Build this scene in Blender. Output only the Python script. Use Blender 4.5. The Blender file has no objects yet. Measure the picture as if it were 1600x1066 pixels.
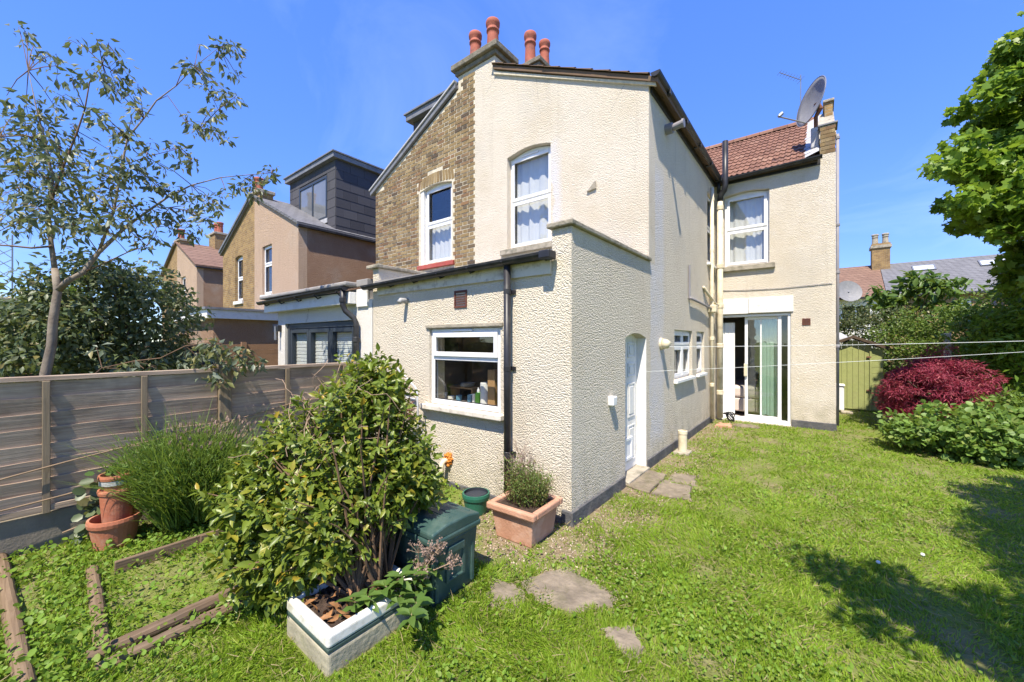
import bpy, bmesh, math, random
import numpy as np
from mathutils import Vector, Matrix
from mathutils.geometry import tessellate_polygon

random.seed(7)
rng = np.random.default_rng(7)
R = math.radians
scene = bpy.context.scene
COL = scene.collection

# ------------------------------------------------------------------ camera, sky, sun, exposure
EYE = 1.7
cam_data = bpy.data.cameras.new('camera')
cam_data.sensor_width = 36.0
cam_data.lens = 36.0 * 612.0 / 1600.0
cam_data.clip_start = 0.05
cam_data.clip_end = 1500.0
camera = bpy.data.objects.new('camera', cam_data)
COL.objects.link(camera)
camera.location = (0, 0, EYE)
camera.rotation_euler = (R(90), 0, math.atan2(0.617, 0.787))
scene.camera = camera

SUN = Vector((0.17, -0.50, 0.90)).normalized()          # direction towards the sun
sun_data = bpy.data.lights.new('sun', 'SUN')
sun_data.energy = 5.0
sun_data.angle = R(0.5)
sun_data.color = (1.0, 0.91, 0.76)
sun = bpy.data.objects.new('sun', sun_data)
COL.objects.link(sun)
sun.location = (2, -8, 14)
sun.rotation_euler = SUN.to_track_quat('Z', 'Y').to_euler()

world = bpy.data.worlds.new('World')
scene.world = world
world.use_nodes = True
wn, wl = world.node_tree.nodes, world.node_tree.links
wn.clear()
wout = wn.new('ShaderNodeOutputWorld')
wbg = wn.new('ShaderNodeBackground')
wsky = wn.new('ShaderNodeTexSky')
wsky.sky_type = 'NISHITA'
wsky.sun_disc = False
wsky.sun_elevation = math.asin(SUN.z)
wsky.sun_rotation = math.atan2(SUN.x, SUN.y)
wsky.air_density = 0.6
wsky.dust_density = 0.0
wsky.ozone_density = 1.0
wbg.inputs['Strength'].default_value = 0.15
# thin high cloud, everywhere in the sky
wtc = wn.new('ShaderNodeTexCoord')
wsep = wn.new('ShaderNodeSeparateXYZ')
wl.new(wtc.outputs['Generated'], wsep.inputs[0])
wz = wn.new('ShaderNodeMath'); wz.operation = 'ADD'; wz.inputs[1].default_value = 0.22
wl.new(wsep.outputs['Z'], wz.inputs[0])
wdx = wn.new('ShaderNodeMath'); wdx.operation = 'DIVIDE'
wdy = wn.new('ShaderNodeMath'); wdy.operation = 'DIVIDE'
wl.new(wsep.outputs['X'], wdx.inputs[0]); wl.new(wz.outputs[0], wdx.inputs[1])
wl.new(wsep.outputs['Y'], wdy.inputs[0]); wl.new(wz.outputs[0], wdy.inputs[1])
wcomb = wn.new('ShaderNodeCombineXYZ')
wl.new(wdx.outputs[0], wcomb.inputs[0]); wl.new(wdy.outputs[0], wcomb.inputs[1])
wmap = wn.new('ShaderNodeMapping')
wmap.inputs['Rotation'].default_value = (0, 0, R(35))
wmap.inputs['Scale'].default_value = (1.0, 1.5, 1.0)
wl.new(wcomb.outputs[0], wmap.inputs[0])
wnoi = wn.new('ShaderNodeTexNoise')
wnoi.inputs['Scale'].default_value = 1.1
wnoi.inputs['Detail'].default_value = 8
wnoi.inputs['Roughness'].default_value = 0.6
wnoi.inputs['Distortion'].default_value = 0.6
wl.new(wmap.outputs[0], wnoi.inputs['Vector'])
wramp = wn.new('ShaderNodeMapRange')
wramp.inputs['From Min'].default_value = 0.50
wramp.inputs['From Max'].default_value = 0.85
wramp.inputs['To Min'].default_value = 0.0
wramp.inputs['To Max'].default_value = 0.12
wl.new(wnoi.outputs['Fac'], wramp.inputs['Value'])
wmix = wn.new('ShaderNodeMix'); wmix.data_type = 'RGBA'
wl.new(wramp.outputs[0], wmix.inputs['Factor'])
whs = wn.new('ShaderNodeHueSaturation')
whs.inputs['Hue'].default_value = .515; whs.inputs['Saturation'].default_value = 1.25; whs.inputs['Value'].default_value = 4.4
wsb = wn.new('ShaderNodeSeparateColor'); wl.new(wsky.outputs[0], wsb.inputs[0])       # soft shoulder: the bright horizon rolls off like on the camera's sensor
wk1 = wn.new('ShaderNodeMath'); wk1.operation = 'MULTIPLY_ADD'; wk1.inputs[1].default_value = 0.6; wk1.inputs[2].default_value = 1.0
wl.new(wsb.outputs[2], wk1.inputs[0])
wk2 = wn.new('ShaderNodeMath'); wk2.operation = 'DIVIDE'; wk2.inputs[0].default_value = 1.0; wl.new(wk1.outputs[0], wk2.inputs[1])
wks = wn.new('ShaderNodeVectorMath'); wks.operation = 'SCALE'; wl.new(wsky.outputs[0], wks.inputs[0]); wl.new(wk2.outputs[0], wks.inputs['Scale'])
wl.new(wks.outputs[0], whs.inputs['Color']); wl.new(whs.outputs[0], wmix.inputs[6])
wmix.inputs[7].default_value = (7.0, 8.0, 9.5, 1)
wl.new(wmix.outputs[2], wbg.inputs['Color'])
wl.new(wbg.outputs[0], wout.inputs['Surface'])

scene.view_settings.view_transform = 'Standard'
scene.view_settings.look = 'None'
scene.view_settings.exposure = 0.86
scene.view_settings.gamma = 1.0
scene.cycles.max_bounces = 5
scene.cycles.transparent_max_bounces = 8
scene.cycles.caustics_reflective = False
scene.cycles.caustics_refractive = False

# ------------------------------------------------------------------ materials
MATS = {}

class NT:
    def __init__(s, name):
        s.m = bpy.data.materials.new(name); s.m.use_nodes = True
        s.n, s.l = s.m.node_tree.nodes, s.m.node_tree.links
        s.n.clear()
        s.out = s.n.new('ShaderNodeOutputMaterial')
        s.b = s.n.new('ShaderNodeBsdfPrincipled')
        s.l.new(s.b.outputs[0], s.out.inputs[0])
        s.tc = None
    def set(s, sock, v):
        if hasattr(v, 'is_linked'): s.l.new(v, sock)
        elif isinstance(v, tuple): sock.default_value = (*v, 1) if len(v) == 3 and len(sock.default_value) == 4 else v
        else: sock.default_value = v
    def obj(s):
        if not s.tc: s.tc = s.n.new('ShaderNodeTexCoord')
        return s.tc.outputs['Object']
    def pos(s):
        g = s.n.new('ShaderNodeNewGeometry'); return g.outputs['Position']
    def mapping(s, scale, vec=None, rot=(0, 0, 0)):
        m = s.n.new('ShaderNodeMapping'); m.inputs['Scale'].default_value = scale
        m.inputs['Rotation'].default_value = rot
        s.l.new(vec or s.obj(), m.inputs[0]); return m.outputs[0]
    def noise(s, scale, detail=4, rough=.55, vec=None, dist=0):
        t = s.n.new('ShaderNodeTexNoise')
        t.inputs['Scale'].default_value = scale; t.inputs['Detail'].default_value = detail
        t.inputs['Roughness'].default_value = rough; t.inputs['Distortion'].default_value = dist
        s.l.new(vec or s.obj(), t.inputs['Vector']); return t.outputs['Fac']
    def voro(s, scale, vec=None, feature='F1', out='Distance', smooth=None):
        t = s.n.new('ShaderNodeTexVoronoi'); t.feature = feature
        t.inputs['Scale'].default_value = scale
        if smooth is not None: t.inputs['Smoothness'].default_value = smooth
        s.l.new(vec or s.obj(), t.inputs['Vector']); return t.outputs[out]
    def rng(s, v, a, b, c=0., d=1.):
        m = s.n.new('ShaderNodeMapRange')
        for k, x in zip(('From Min', 'From Max', 'To Min', 'To Max'), (a, b, c, d)): m.inputs[k].default_value = x
        s.l.new(v, m.inputs['Value']); return m.outputs[0]
    def math(s, op, a, b=0.):
        m = s.n.new('ShaderNodeMath'); m.operation = op
        s.set(m.inputs[0], a); s.set(m.inputs[1], b); return m.outputs[0]
    def mix(s, f, a, b, mode='MIX'):
        m = s.n.new('ShaderNodeMix'); m.data_type = 'RGBA'; m.blend_type = mode
        s.set(m.inputs['Factor'], f); s.set(m.inputs[6], a); s.set(m.inputs[7], b); return m.outputs[2]
    def ramp(s, v, stops):
        r = s.n.new('ShaderNodeValToRGB'); e = r.color_ramp.elements
        while len(e) < len(stops): e.new(0.5)
        for k, (p, c) in enumerate(stops): e[k].position = p; e[k].color = (*c, 1)
        s.l.new(v, r.inputs[0]); return r.outputs[0]
    def bump(s, h, dist, strength=1.0):
        b = s.n.new('ShaderNodeBump'); b.inputs['Distance'].default_value = dist
        b.inputs['Strength'].default_value = strength
        s.l.new(h, b.inputs['Height']); s.l.new(b.outputs[0], s.b.inputs['Normal']); return b
    def rand(s):
        """a random number for each piece: by object and by mesh island"""
        o = s.n.new('ShaderNodeObjectInfo'); g = s.n.new('ShaderNodeNewGeometry')
        return s.math('FRACT', s.math('ADD', o.outputs['Random'], g.outputs['Random Per Island']))
    def sep(s, v):
        x = s.n.new('ShaderNodeSeparateXYZ'); s.l.new(v, x.inputs[0]); return x.outputs
    def done(s, col, rough=.6, spec=.4, metal=0.):
        s.set(s.b.inputs['Base Color'], col); s.set(s.b.inputs['Roughness'], rough)
        s.set(s.b.inputs['Metallic'], metal)
        s.b.inputs['Specular IOR Level'].default_value = spec
        MATS[s.m.name] = s.m; return s.m

def plain(name, col, rough=.55, var=.12, vscale=6., bump=0., bscale=80., spec=.4, metal=0., dirt=None, dscale=2.5, damt=.5):
    t = NT(name)
    c = t.mix(t.rng(t.noise(vscale, 5), .3, .7), tuple(max(0, k*(1-var)) for k in col), tuple(min(1, k*(1+var)) for k in col))
    if dirt:
        c = t.mix(t.rng(t.noise(dscale, 7, .65), .5, .72, 0, damt), c, dirt)
    if bump: t.bump(t.noise(bscale, 4), bump)
    return t.done(c, rough, spec, metal)

def render_mat(name, base, stain, side=False, scale=1.0, strip=None, amt=.5, bump=.011):
    """roughcast: thrown pebbles under masonry paint"""
    t = NT(name)
    v = t.pos()
    w = t.noise(9 * scale, 2, vec=v)
    p = t.n.new('ShaderNodeVectorMath'); p.operation = 'ADD'
    sc = t.n.new('ShaderNodeVectorMath'); sc.operation = 'SCALE'; sc.inputs['Scale'].default_value = .008
    t.l.new(v, p.inputs[0]); t.l.new(w, sc.inputs[0]); t.l.new(sc.outputs[0], p.inputs[1])
    vv = p.outputs[0]
    a = t.voro(74 * scale, vv)
    b = t.noise(60 * scale, 4, .7, vec=vv)
    cellv = t.n.new('ShaderNodeTexVoronoi'); cellv.inputs['Scale'].default_value = 74*scale; t.l.new(vv, cellv.inputs['Vector'])
    h = t.math('ADD', t.math('MULTIPLY', t.math('SUBTRACT', 1., a), 1.1), t.math('MULTIPLY', b, .9))
    h = t.math('ADD', h, t.math('MULTIPLY', t.sep(cellv.outputs['Color'])[0], .55))
    t.bump(h, bump)
    c = t.mix(t.rng(t.noise(1.3, 6, .66, vec=v), .44, .68, 0, amt), base, stain)
    c = t.mix(t.rng(t.noise(75, 2, vec=v), .50, .72, 0, .4), c, (base[0]*.68, base[1]*.62, base[2]*.52))
    # rain streaks: stretched noise
    st = t.noise(1., 5, .6, vec=t.mapping((7, 7, .5), v))
    c = t.mix(t.rng(st, .58, .8, 0, .35), c, tuple(k*.66 for k in stain))
    # hairline cracks, here and there
    cr = t.voro(.55, t.mapping((1.3, 1.3, .8), vv), 'DISTANCE_TO_EDGE')
    wob = t.math('MULTIPLY', t.math('SUBTRACT', t.noise(9, 3, vec=v), .5), .03)
    crk = t.math('MULTIPLY', t.rng(t.math('ABSOLUTE', t.math('ADD', cr, wob)), .0, .0022, 1, 0), t.rng(t.noise(.9, 2, vec=v), .5, .6))
    c = t.mix(t.math('MULTIPLY', crk, .55), c, (.20, .17, .13))
    # splash dirt along the foot
    z = t.sep(v)
    ft = t.math('MULTIPLY', t.rng(z[2], .05, .75, 1, 0), t.rng(t.noise(5, 5, vec=v), .35, .7))
    c = t.mix(t.math('MULTIPLY', ft, .55), c, (.25, .235, .15))
    c = t.mix(t.rng(t.noise(.8, 5, .6, vec=v), .52, .66, 0, .28), c, (.50, .47, .42))
    if strip:
        axis, lo, hi, zlo, zhi, colr = strip
        q = t.math('ADD', z[axis], t.math('MULTIPLY', t.math('SUBTRACT', t.noise(2.2, 5, vec=v), .5), .30))
        m = t.math('MULTIPLY', t.rng(q, lo, lo+.03), t.rng(q, hi-.12, hi, 1, 0))
        m = t.math('MULTIPLY', m, t.math('MULTIPLY', t.rng(z[2], zlo, zlo+.25), t.rng(z[2], zhi-.3, zhi, 1, 0)))
        m = t.math('MULTIPLY', m, t.rng(t.noise(7, 4, vec=v), .25, .6, .45, .9))
        c = t.mix(m, c, colr)
    return t.done(c, .9, .2)

CREAM, CSTAIN = (.715, .645, .525), (.60, .51, .37)
render_mat('roughcast_rear', CREAM, CSTAIN, scale=1.0, amt=.45, bump=.009)
render_mat('roughcast_side', CREAM, (.62, .535, .41), strip=(1, 5.28, 5.95, .2, 4.3, (.66, .64, .64)), bump=.0125, scale=.8)
render_mat('roughcast_gable', (.725, .655, .545), CSTAIN, scale=1.05, bump=.009, strip=(0, -3.33, -3.10, 2.9, 4.95, (.68, .66, .67)))
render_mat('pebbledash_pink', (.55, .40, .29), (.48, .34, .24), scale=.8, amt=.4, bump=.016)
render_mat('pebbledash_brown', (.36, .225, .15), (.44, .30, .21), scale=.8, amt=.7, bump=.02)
render_mat('white_render', (.74, .72, .67), (.66, .63, .56), scale=2.0, bump=.003, amt=.3)
plain('upvc', (.80, .80, .80), .32, .03, dirt=(.55, .53, .48), dscale=9, damt=.25)
plain('white_paint', (.76, .75, .72), .45, .05, dirt=(.42, .38, .30), dscale=6, damt=.55, bump=.002, bscale=30)
plain('old_white_wood', (.66, .61, .52), .7, .1, dirt=(.22, .17, .12), dscale=11, damt=.75, bump=.004, bscale=25)
plain('cream_plastic', (.68, .60, .43), .5, .06, dirt=(.36, .27, .15), dscale=7, damt=.6)
plain('black_plastic', (.022, .022, .026), .42, .3, dirt=(.10, .10, .09), dscale=5, damt=.4)
plain('grey_plastic', (.24, .23, .25), .5, .1)
plain('stone', (.36, .32, .25), .9, .2, 9, .012, 40, dirt=(.10, .10, .07), dscale=6, damt=.85)
plain('plinth', (.085, .085, .09), .8, .2, 7, .01, 30, dirt=(.24, .22, .19), dscale=5, damt=.6)
plain('lead', (.17, .175, .19), .55, .2, bump=.006, bscale=14)
plain('light_lead', (.42, .42, .42), .6, .15, bump=.008, bscale=18)
plain('cap_stone', (.19, .17, .13), .92, .25, 9, .012, 40, dirt=(.07, .07, .05), dscale=7, damt=.85)
plain('felt', (.30, .285, .27), .9, .15, 5, .004, 120)
plain('slate_plain', (.145, .14, .15), .75, .2, 9)
plain('mortar', (.58, .52, .40), .95, .2, 14, .006, 90)
plain('red_paint', (.36, .075, .055), .6, .2, dirt=(.28, .2, .15), dscale=8)
plain('terracotta_pot', (.40, .14, .075), .75, .12, 12, .002, 60, dirt=(.50, .36, .26), dscale=8, damt=.55)
plain('chimney_clay', (.36, .105, .065), .8, .15, 8, .003, 50, dirt=(.10, .06, .05), dscale=7, damt=.7)
plain('planter_clay', (.50, .265, .17), .8, .12, 5, .004, 45, dirt=(.62, .46, .36), dscale=5, damt=.6)
plain('green_plastic', (.036, .075, .066), .38, .1, 5, .001, 200, dirt=(.15, .20, .16), dscale=6, damt=.4)
plain('pot_green', (.025, .13, .085), .4, .1)
plain('dark_inside', (.03, .035, .045), .6, .1)
plain('glaze_white', (.78, .76, .70), .2, .06, dirt=(.36, .31, .21), dscale=9, damt=.7)
plain('sink_body', (.36, .325, .235), .75, .2, 8, .006, 35, dirt=(.17, .17, .09), dscale=4, damt=.9)
plain('sink_band', (.045, .075, .065), .6, .2)
plain('soil', (.055, .035, .024), .95, .4, 25, .02, 60)
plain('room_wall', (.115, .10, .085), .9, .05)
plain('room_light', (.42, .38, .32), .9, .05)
plain('net_fabric', (.72, .72, .70), .9, .04)
plain('mint_fabric', (.52, .66, .60), .9, .05)
plain('bed_cover', (.66, .54, .48), .9, .04)
plain('card', (.43, .25, .11), .85, .06)
plain('bottle_green', (.16, .52, .06), .35, .05)
plain('blue_item', (.12, .28, .38), .3, .05)
plain('brown_vent', (.13, .045, .03), .7, .2)
plain('orange_foam', (.62, .22, .035), .9, .25, 30, .012, 60)
plain('dark_frame', (.035, .045, .058), .35, .1)
plain('blind', (.80, .83, .81), .7, .03)
plain('gravel_board', (.21, .18, .14), .9, .15, 6, .004, 50, dirt=(.11, .12, .08), dscale=5, damt=.6)
plain('cane', (.24, .165, .10), .7, .15, 12)
plain('dish_grey', (.20, .20, .205), .6, .1, 5, dirt=(.30, .29, .27), dscale=6, damt=.6)
plain('metal_grey', (.28, .29, .31), .45, .1, metal=.6)
plain('rust', (.20, .09, .06), .85, .3, 20)
plain('pale_steel', (.62, .63, .64), .4, .06, metal=.2, dirt=(.35, .25, .18), dscale=10)
plain('shed_paint', (.30, .33, .12), .75, .14, 5, .004, 30, dirt=(.20, .19, .09), dscale=5, damt=.6)
plain('dark_stain', (.035, .036, .042), .75, .2, 6, .004, 40)
plain('cord_white', (.66, .68, .66), .6, .04)
plain('tarp', (.42, .43, .47), .5, .15, 6)
plain('bark_grey', (.21, .175, .135), .85, .3, 6, .008, 20, dirt=(.13, .085, .055), dscale=5, damt=.8)
plain('bark_dark', (.085, .06, .042), .9, .3, 10, .012, 25)
plain('twig_brown', (.14, .085, .05), .85, .25, 12)
plain('twig_tan', (.34, .235, .16), .9, .25, 12)
plain('dry_leaf', (.25, .12, .045), .7, .45, 18)
plain('pebbles', (.40, .33, .24), .85, .35, 25)

def wood_mat(name, a, b, axis=1, scale=1., dark=(.08, .065, .05)):
    t = NT(name)
    s = [42., 42., 42.]; s[axis] = 2.2
    r = t.rand()
    off = t.n.new('ShaderNodeCombineXYZ'); t.l.new(t.math('MULTIPLY', r, 37.), off.inputs[0]); t.l.new(t.math('MULTIPLY', r, 11.), off.inputs[2])
    p = t.n.new('ShaderNodeVectorMath'); p.operation = 'ADD'
    t.l.new(t.obj(), p.inputs[0]); t.l.new(off.outputs[0], p.inputs[1])
    n = t.noise(scale, 6, .6, vec=t.mapping(tuple(s), p.outputs[0]), dist=.6)
    n2 = t.noise(2.2, 5, .6, vec=p.outputs[0])
    c = t.mix(t.rng(n, .3, .7), a, b)
    c = t.mix(t.math('MULTIPLY', r, .35), c, tuple(k*.7 for k in a))
    c = t.mix(t.rng(n2, .5, .75, 0, .6), c, dark)
    k = t.rng(t.voro(2.3, t.mapping((1, 1, 2.2), p.outputs[0])), .0, .045, .8, 0)      # knots
    c = t.mix(k, c, (.05, .03, .02))
    t.bump(n, .004)
    return t.done(c, .85, .2)
wood_mat('fence_wood', (.30, .22, .16), (.52, .415, .315), 1, 1., (.07, .055, .042))
wood_mat('fence_post_wood', (.19, .145, .095), (.29, .235, .16), 2)
wood_mat('log_wood', (.13, .085, .05), (.27, .195, .125), 0)
wood_mat('log_wood_y', (.12, .08, .05), (.25, .18, .12), 1)
wood_mat('fence_orange', (.30, .17, .09), (.36, .22, .13), 0)

def brick_piece(name, stops):
    t = NT(name); r = t.rand()
    c = t.ramp(r, stops)
    v = t.pos()
    c = t.mix(t.rng(t.noise(45, 4, .65, vec=v), .35, .75, 0, .55), c, (.13, .085, .045))
    c = t.mix(t.rng(t.noise(5, 4, vec=v), .5, .75, 0, .5), c, (.075, .06, .045))
    t.bump(t.noise(90, 4, vec=v), .006)
    return t.done(c, .92, .2)
brick_piece('stock_brick', [(0, (.25, .175, .085)), (.22, (.33, .24, .115)), (.42, (.18, .115, .06)), (.58, (.38, .285, .15)), (.74, (.085, .065, .05)), (.86, (.27, .155, .08)), (1, (.22, .17, .10))])

def brick_tex(name, a, b, mortar):
    t = NT(name)
    x = t.sep(t.pos())
    cb = t.n.new('ShaderNodeCombineXYZ')
    t.l.new(t.math('ADD', x[0], x[1]), cb.inputs[0]); t.l.new(x[2], cb.inputs[1])
    br = t.n.new('ShaderNodeTexBrick')
    br.inputs['Scale'].default_value = 1.0
    br.inputs['Brick Width'].default_value = .225; br.inputs['Row Height'].default_value = .075
    br.inputs['Mortar Size'].default_value = .008; br.inputs['Mortar Smooth'].default_value = .2
    br.inputs['Color1'].default_value = (*a, 1); br.inputs['Color2'].default_value = (*b, 1); br.inputs['Mortar'].default_value = (*mortar, 1)
    t.l.new(cb.outputs[0], br.inputs['Vector'])
    c = t.mix(t.rng(t.noise(3, 5), .45, .75, 0, .6), br.outputs['Color'], (.10, .075, .05))
    t.bump(t.math('MULTIPLY', br.outputs['Fac'], -1.), .008)
    return t.done(c, .92, .2)
brick_tex('brick_far', (.36, .23, .09), (.25, .15, .065), (.36, .30, .20))

def tile_mat(name, stops, moss=(.10, .09, .04)):
    t = NT(name); r = t.rand(); v = t.pos()
    c = t.ramp(r, stops)
    c = t.mix(t.rng(t.noise(14, 5, .65, vec=v), .5, .75, 0, .6), c, moss)
    c = t.mix(t.rng(t.noise(60, 3, vec=v), .4, .8, 0, .4), c, tuple(k*1.35 for k in stops[0][1]))
    t.bump(t.noise(120, 3, vec=v), .002)
    return t.done(c, .85, .25)
tile_mat('clay_tile', [(0, (.185, .095, .066)), (.35, (.23, .12, .082)), (.7, (.15, .075, .052)), (1, (.27, .155, .11))], (.12, .075, .055))
tile_mat('old_tile', [(0, (.13, .085, .06)), (.5, (.17, .11, .07)), (1, (.10, .07, .05))])
tile_mat('slate_tile', [(0, (.060, .060, .068)), (.35, (.078, .077, .086)), (.7, (.052, .052, .060)), (1, (.092, .090, .098))], (.085, .083, .085))
def strip_tile(name, a, b, w, hgt):
    t = NT(name); x = t.sep(t.pos())
    cb = t.n.new('ShaderNodeCombineXYZ')
    t.l.new(t.math('ADD', x[0], x[1]), cb.inputs[0]); t.l.new(x[2], cb.inputs[1])
    br = t.n.new('ShaderNodeTexBrick'); br.inputs['Scale'].default_value = 1.
    br.inputs['Brick Width'].default_value = w; br.inputs['Row Height'].default_value = hgt
    br.inputs['Mortar Size'].default_value = .012; br.inputs['Mortar Smooth'].default_value = .4
    br.inputs['Color1'].default_value = (*a, 1); br.inputs['Color2'].default_value = (*b, 1)
    br.inputs['Mortar'].default_value = (*(k*.45 for k in a), 1)
    t.l.new(cb.outputs[0], br.inputs['Vector'])
    c = t.mix(t.rng(t.noise(1.5, 5), .4, .75, 0, .4), br.outputs['Color'], tuple(k*1.3 for k in b))
    t.bump(t.math('MULTIPLY', br.outputs['Fac'], -1.), .012)
    return t.done(c, .8, .3)
strip_tile('far_clay_roof', (.22, .135, .095), (.17, .10, .07), .26, .2)
strip_tile('far_slate_roof', (.17, .17, .18), (.14, .14, .15), .3, .13)

def glass_mat(name, tint, gloss=1.6, base=.05):
    t = NT(name); t.n.remove(t.b)
    tr = t.n.new('ShaderNodeBsdfTransparent'); tr.inputs[0].default_value = (*tint, 1)
    gl = t.n.new('ShaderNodeBsdfGlossy'); gl.inputs['Roughness'].default_value = .02
    lw = t.n.new('ShaderNodeLayerWeight'); lw.inputs['Blend'].default_value = .5
    fr = t.math('ADD', .04, t.math('MULTIPLY', t.math('POWER', lw.outputs['Facing'], 5.), .96))
    mx = t.n.new('ShaderNodeMixShader')
    bp = t.n.new('ShaderNodeBump'); bp.inputs['Distance'].default_value = .002
    t.l.new(t.noise(2.5, 2, vec=t.pos()), bp.inputs['Height']); t.l.new(bp.outputs[0], gl.inputs['Normal'])
    f = t.math('MINIMUM', t.math('ADD', t.math('MULTIPLY', fr, gloss), base), 1.)
    t.l.new(f, mx.inputs[0]); t.l.new(tr.outputs[0], mx.inputs[1]); t.l.new(gl.outputs[0], mx.inputs[2])
    t.l.new(mx.outputs[0], t.out.inputs[0]); MATS[name] = t.m
glass_mat('glass', (.97, .98, .975), 1.1, .02)
glass_mat('glass_patio', (.90, .95, .93), 1.6, .11)
glass_mat('glass_reflective', (.97, .98, .98), 1.4, .05)

def leaf_mat(name, stops, trans=.45, rough=.45, spec=.4, big=.35, tcol=(.30, .36, .02)):
    t = NT(name); t.n.remove(t.b)
    r = t.rand()
    c = t.ramp(r, stops)
    c = t.mix(t.rng(t.noise(1.6, 3, vec=t.pos()), .35, .7, 0, big), c, tuple(k*.6 for k in stops[0][1]))
    pb = t.n.new('ShaderNodeBsdfPrincipled')
    t.l.new(c, pb.inputs['Base Color']); pb.inputs['Roughness'].default_value = rough
    pb.inputs['Specular IOR Level'].default_value = spec
    tl = t.n.new('ShaderNodeBsdfTranslucent')
    t.l.new(t.mix(.35, c, tcol), tl.inputs[0])
    mx = t.n.new('ShaderNodeMixShader'); mx.inputs[0].default_value = trans
    t.l.new(pb.outputs[0], mx.inputs[1]); t.l.new(tl.outputs[0], mx.inputs[2])
    t.l.new(mx.outputs[0], t.out.inputs[0]); MATS[name] = t.m; return t.m
leaf_mat('leaf_shrub', [(0, (.14, .20, .026)), (.3, (.20, .27, .034)), (.6, (.10, .155, .02)), (.86, (.27, .31, .045)), (.96, (.36, .33, .045)), (1, (.50, .30, .03))], .36, .38, .38)
leaf_mat('leaf_eucalyptus', [(0, (.13, .165, .10)), (.3, (.17, .205, .15)), (.6, (.09, .125, .06)), (.85, (.21, .22, .08)), (1, (.25, .20, .07))], .28, .45)
leaf_mat('leaf_dark', [(0, (.085, .125, .05)), (.4, (.13, .17, .075)), (.8, (.16, .195, .115)), (1, (.24, .20, .07))], .3, .4)
leaf_mat('leaf_lime', [(0, (.18, .31, .034)), (.35, (.24, .39, .045)), (.7, (.13, .24, .028)), (1, (.31, .45, .06))], .5, .42)
leaf_mat('leaf_hedge', [(0, (.12, .21, .035)), (.4, (.17, .26, .05)), (.8, (.09, .16, .03)), (1, (.26, .29, .07))], .4, .5)
leaf_mat('leaf_big', [(0, (.10, .19, .04)), (.5, (.14, .23, .05)), (1, (.08, .15, .03))], .4, .45)
leaf_mat('leaf_hydrangea', [(0, (.16, .27, .05)), (.4, (.21, .34, .065)), (.8, (.11, .20, .04)), (1, (.30, .36, .09))], .38, .5)
leaf_mat('leaf_maple', [(0, (.30, .04, .08)), (.4, (.42, .065, .11)), (.8, (.18, .022, .045)), (1, (.50, .16, .15))], .40, .5, tcol=(.45, .05, .06))
leaf_mat('leaf_lavender', [(0, (.15, .25, .04)), (.5, (.20, .31, .055)), (.9, (.12, .20, .04)), (1, (.28, .31, .10))], .42, .5)
leaf_mat('leaf_bright', [(0, (.13, .27, .02)), (.5, (.17, .33, .03)), (1, (.10, .22, .02))], .5, .5)
leaf_mat('leaf_heather', [(0, (.13, .20, .04)), (.6, (.17, .25, .055)), (.9, (.22, .22, .07)), (1, (.30, .17, .08))], .35, .5)
leaf_mat('grass_blade', [(0, (.23, .37, .026)), (.3, (.29, .45, .038)), (.6, (.17, .29, .02)), (.85, (.36, .47, .055)), (.96, (.36, .36, .09)), (1, (.38, .32, .15))], .45, .5, .3, .3)
leaf_mat('weed_leaf', [(0, (.18, .31, .034)), (.4, (.24, .39, .05)), (.8, (.13, .24, .026)), (1, (.32, .40, .075))], .42, .5, .3, .35)
leaf_mat('straw', [(0, (.30, .24, .11)), (.5, (.38, .31, .16)), (1, (.24, .18, .08))], .3, .7)
leaf_mat('flower_pale', [(0, (.60, .45, .45)), (1, (.70, .60, .60))], .4, .7)
leaf_mat('flower_dry', [(0, (.30, .21, .17)), (1, (.38, .27, .22))], .2, .8)

def ground_mat():
    t = NT('lawn_soil'); v = t.pos()
    g = t.mix(t.rng(t.noise(6, 5, .6, vec=v), .3, .7), (.11, .15, .025), (.17, .21, .04))
    s = t.mix(t.rng(t.noise(18, 6, .65, vec=v), .35, .7), (.18, .13, .08), (.31, .25, .165))
    m = t.rng(t.noise(1.7, 5, .6, vec=v), .44, .62)
    x = t.sep(v)
    nearwall = t.math('MULTIPLY', t.math('MULTIPLY', t.rng(x[0], -1.35, -.75, 1, 0), t.rng(x[0], -3.2, -2.7)), t.rng(x[1], 2.0, 2.4))
    m = t.math('MAXIMUM', t.math('MULTIPLY', m, .6), t.math('MULTIPLY', nearwall, t.rng(t.noise(4, 4, vec=v), .3, .55)))
    c = t.mix(m, g, s)
    t.bump(t.noise(35, 6, .65, vec=v), .02)
    t.done(c, .95, .2)
ground_mat()

# ------------------------------------------------------------------ builders
def rear(Y0):  return lambda a, b, n: (a, Y0 - n, b)      # a wall that faces the garden: a = X, b = Z, n = outwards (-Y)
def side(X0):  return lambda a, b, n: (X0 + n, a, b)      # a wall that faces right: a = Y, b = Z, n = outwards (+X)
IDENT = lambda a, b, n: (a, b, n)

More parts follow.
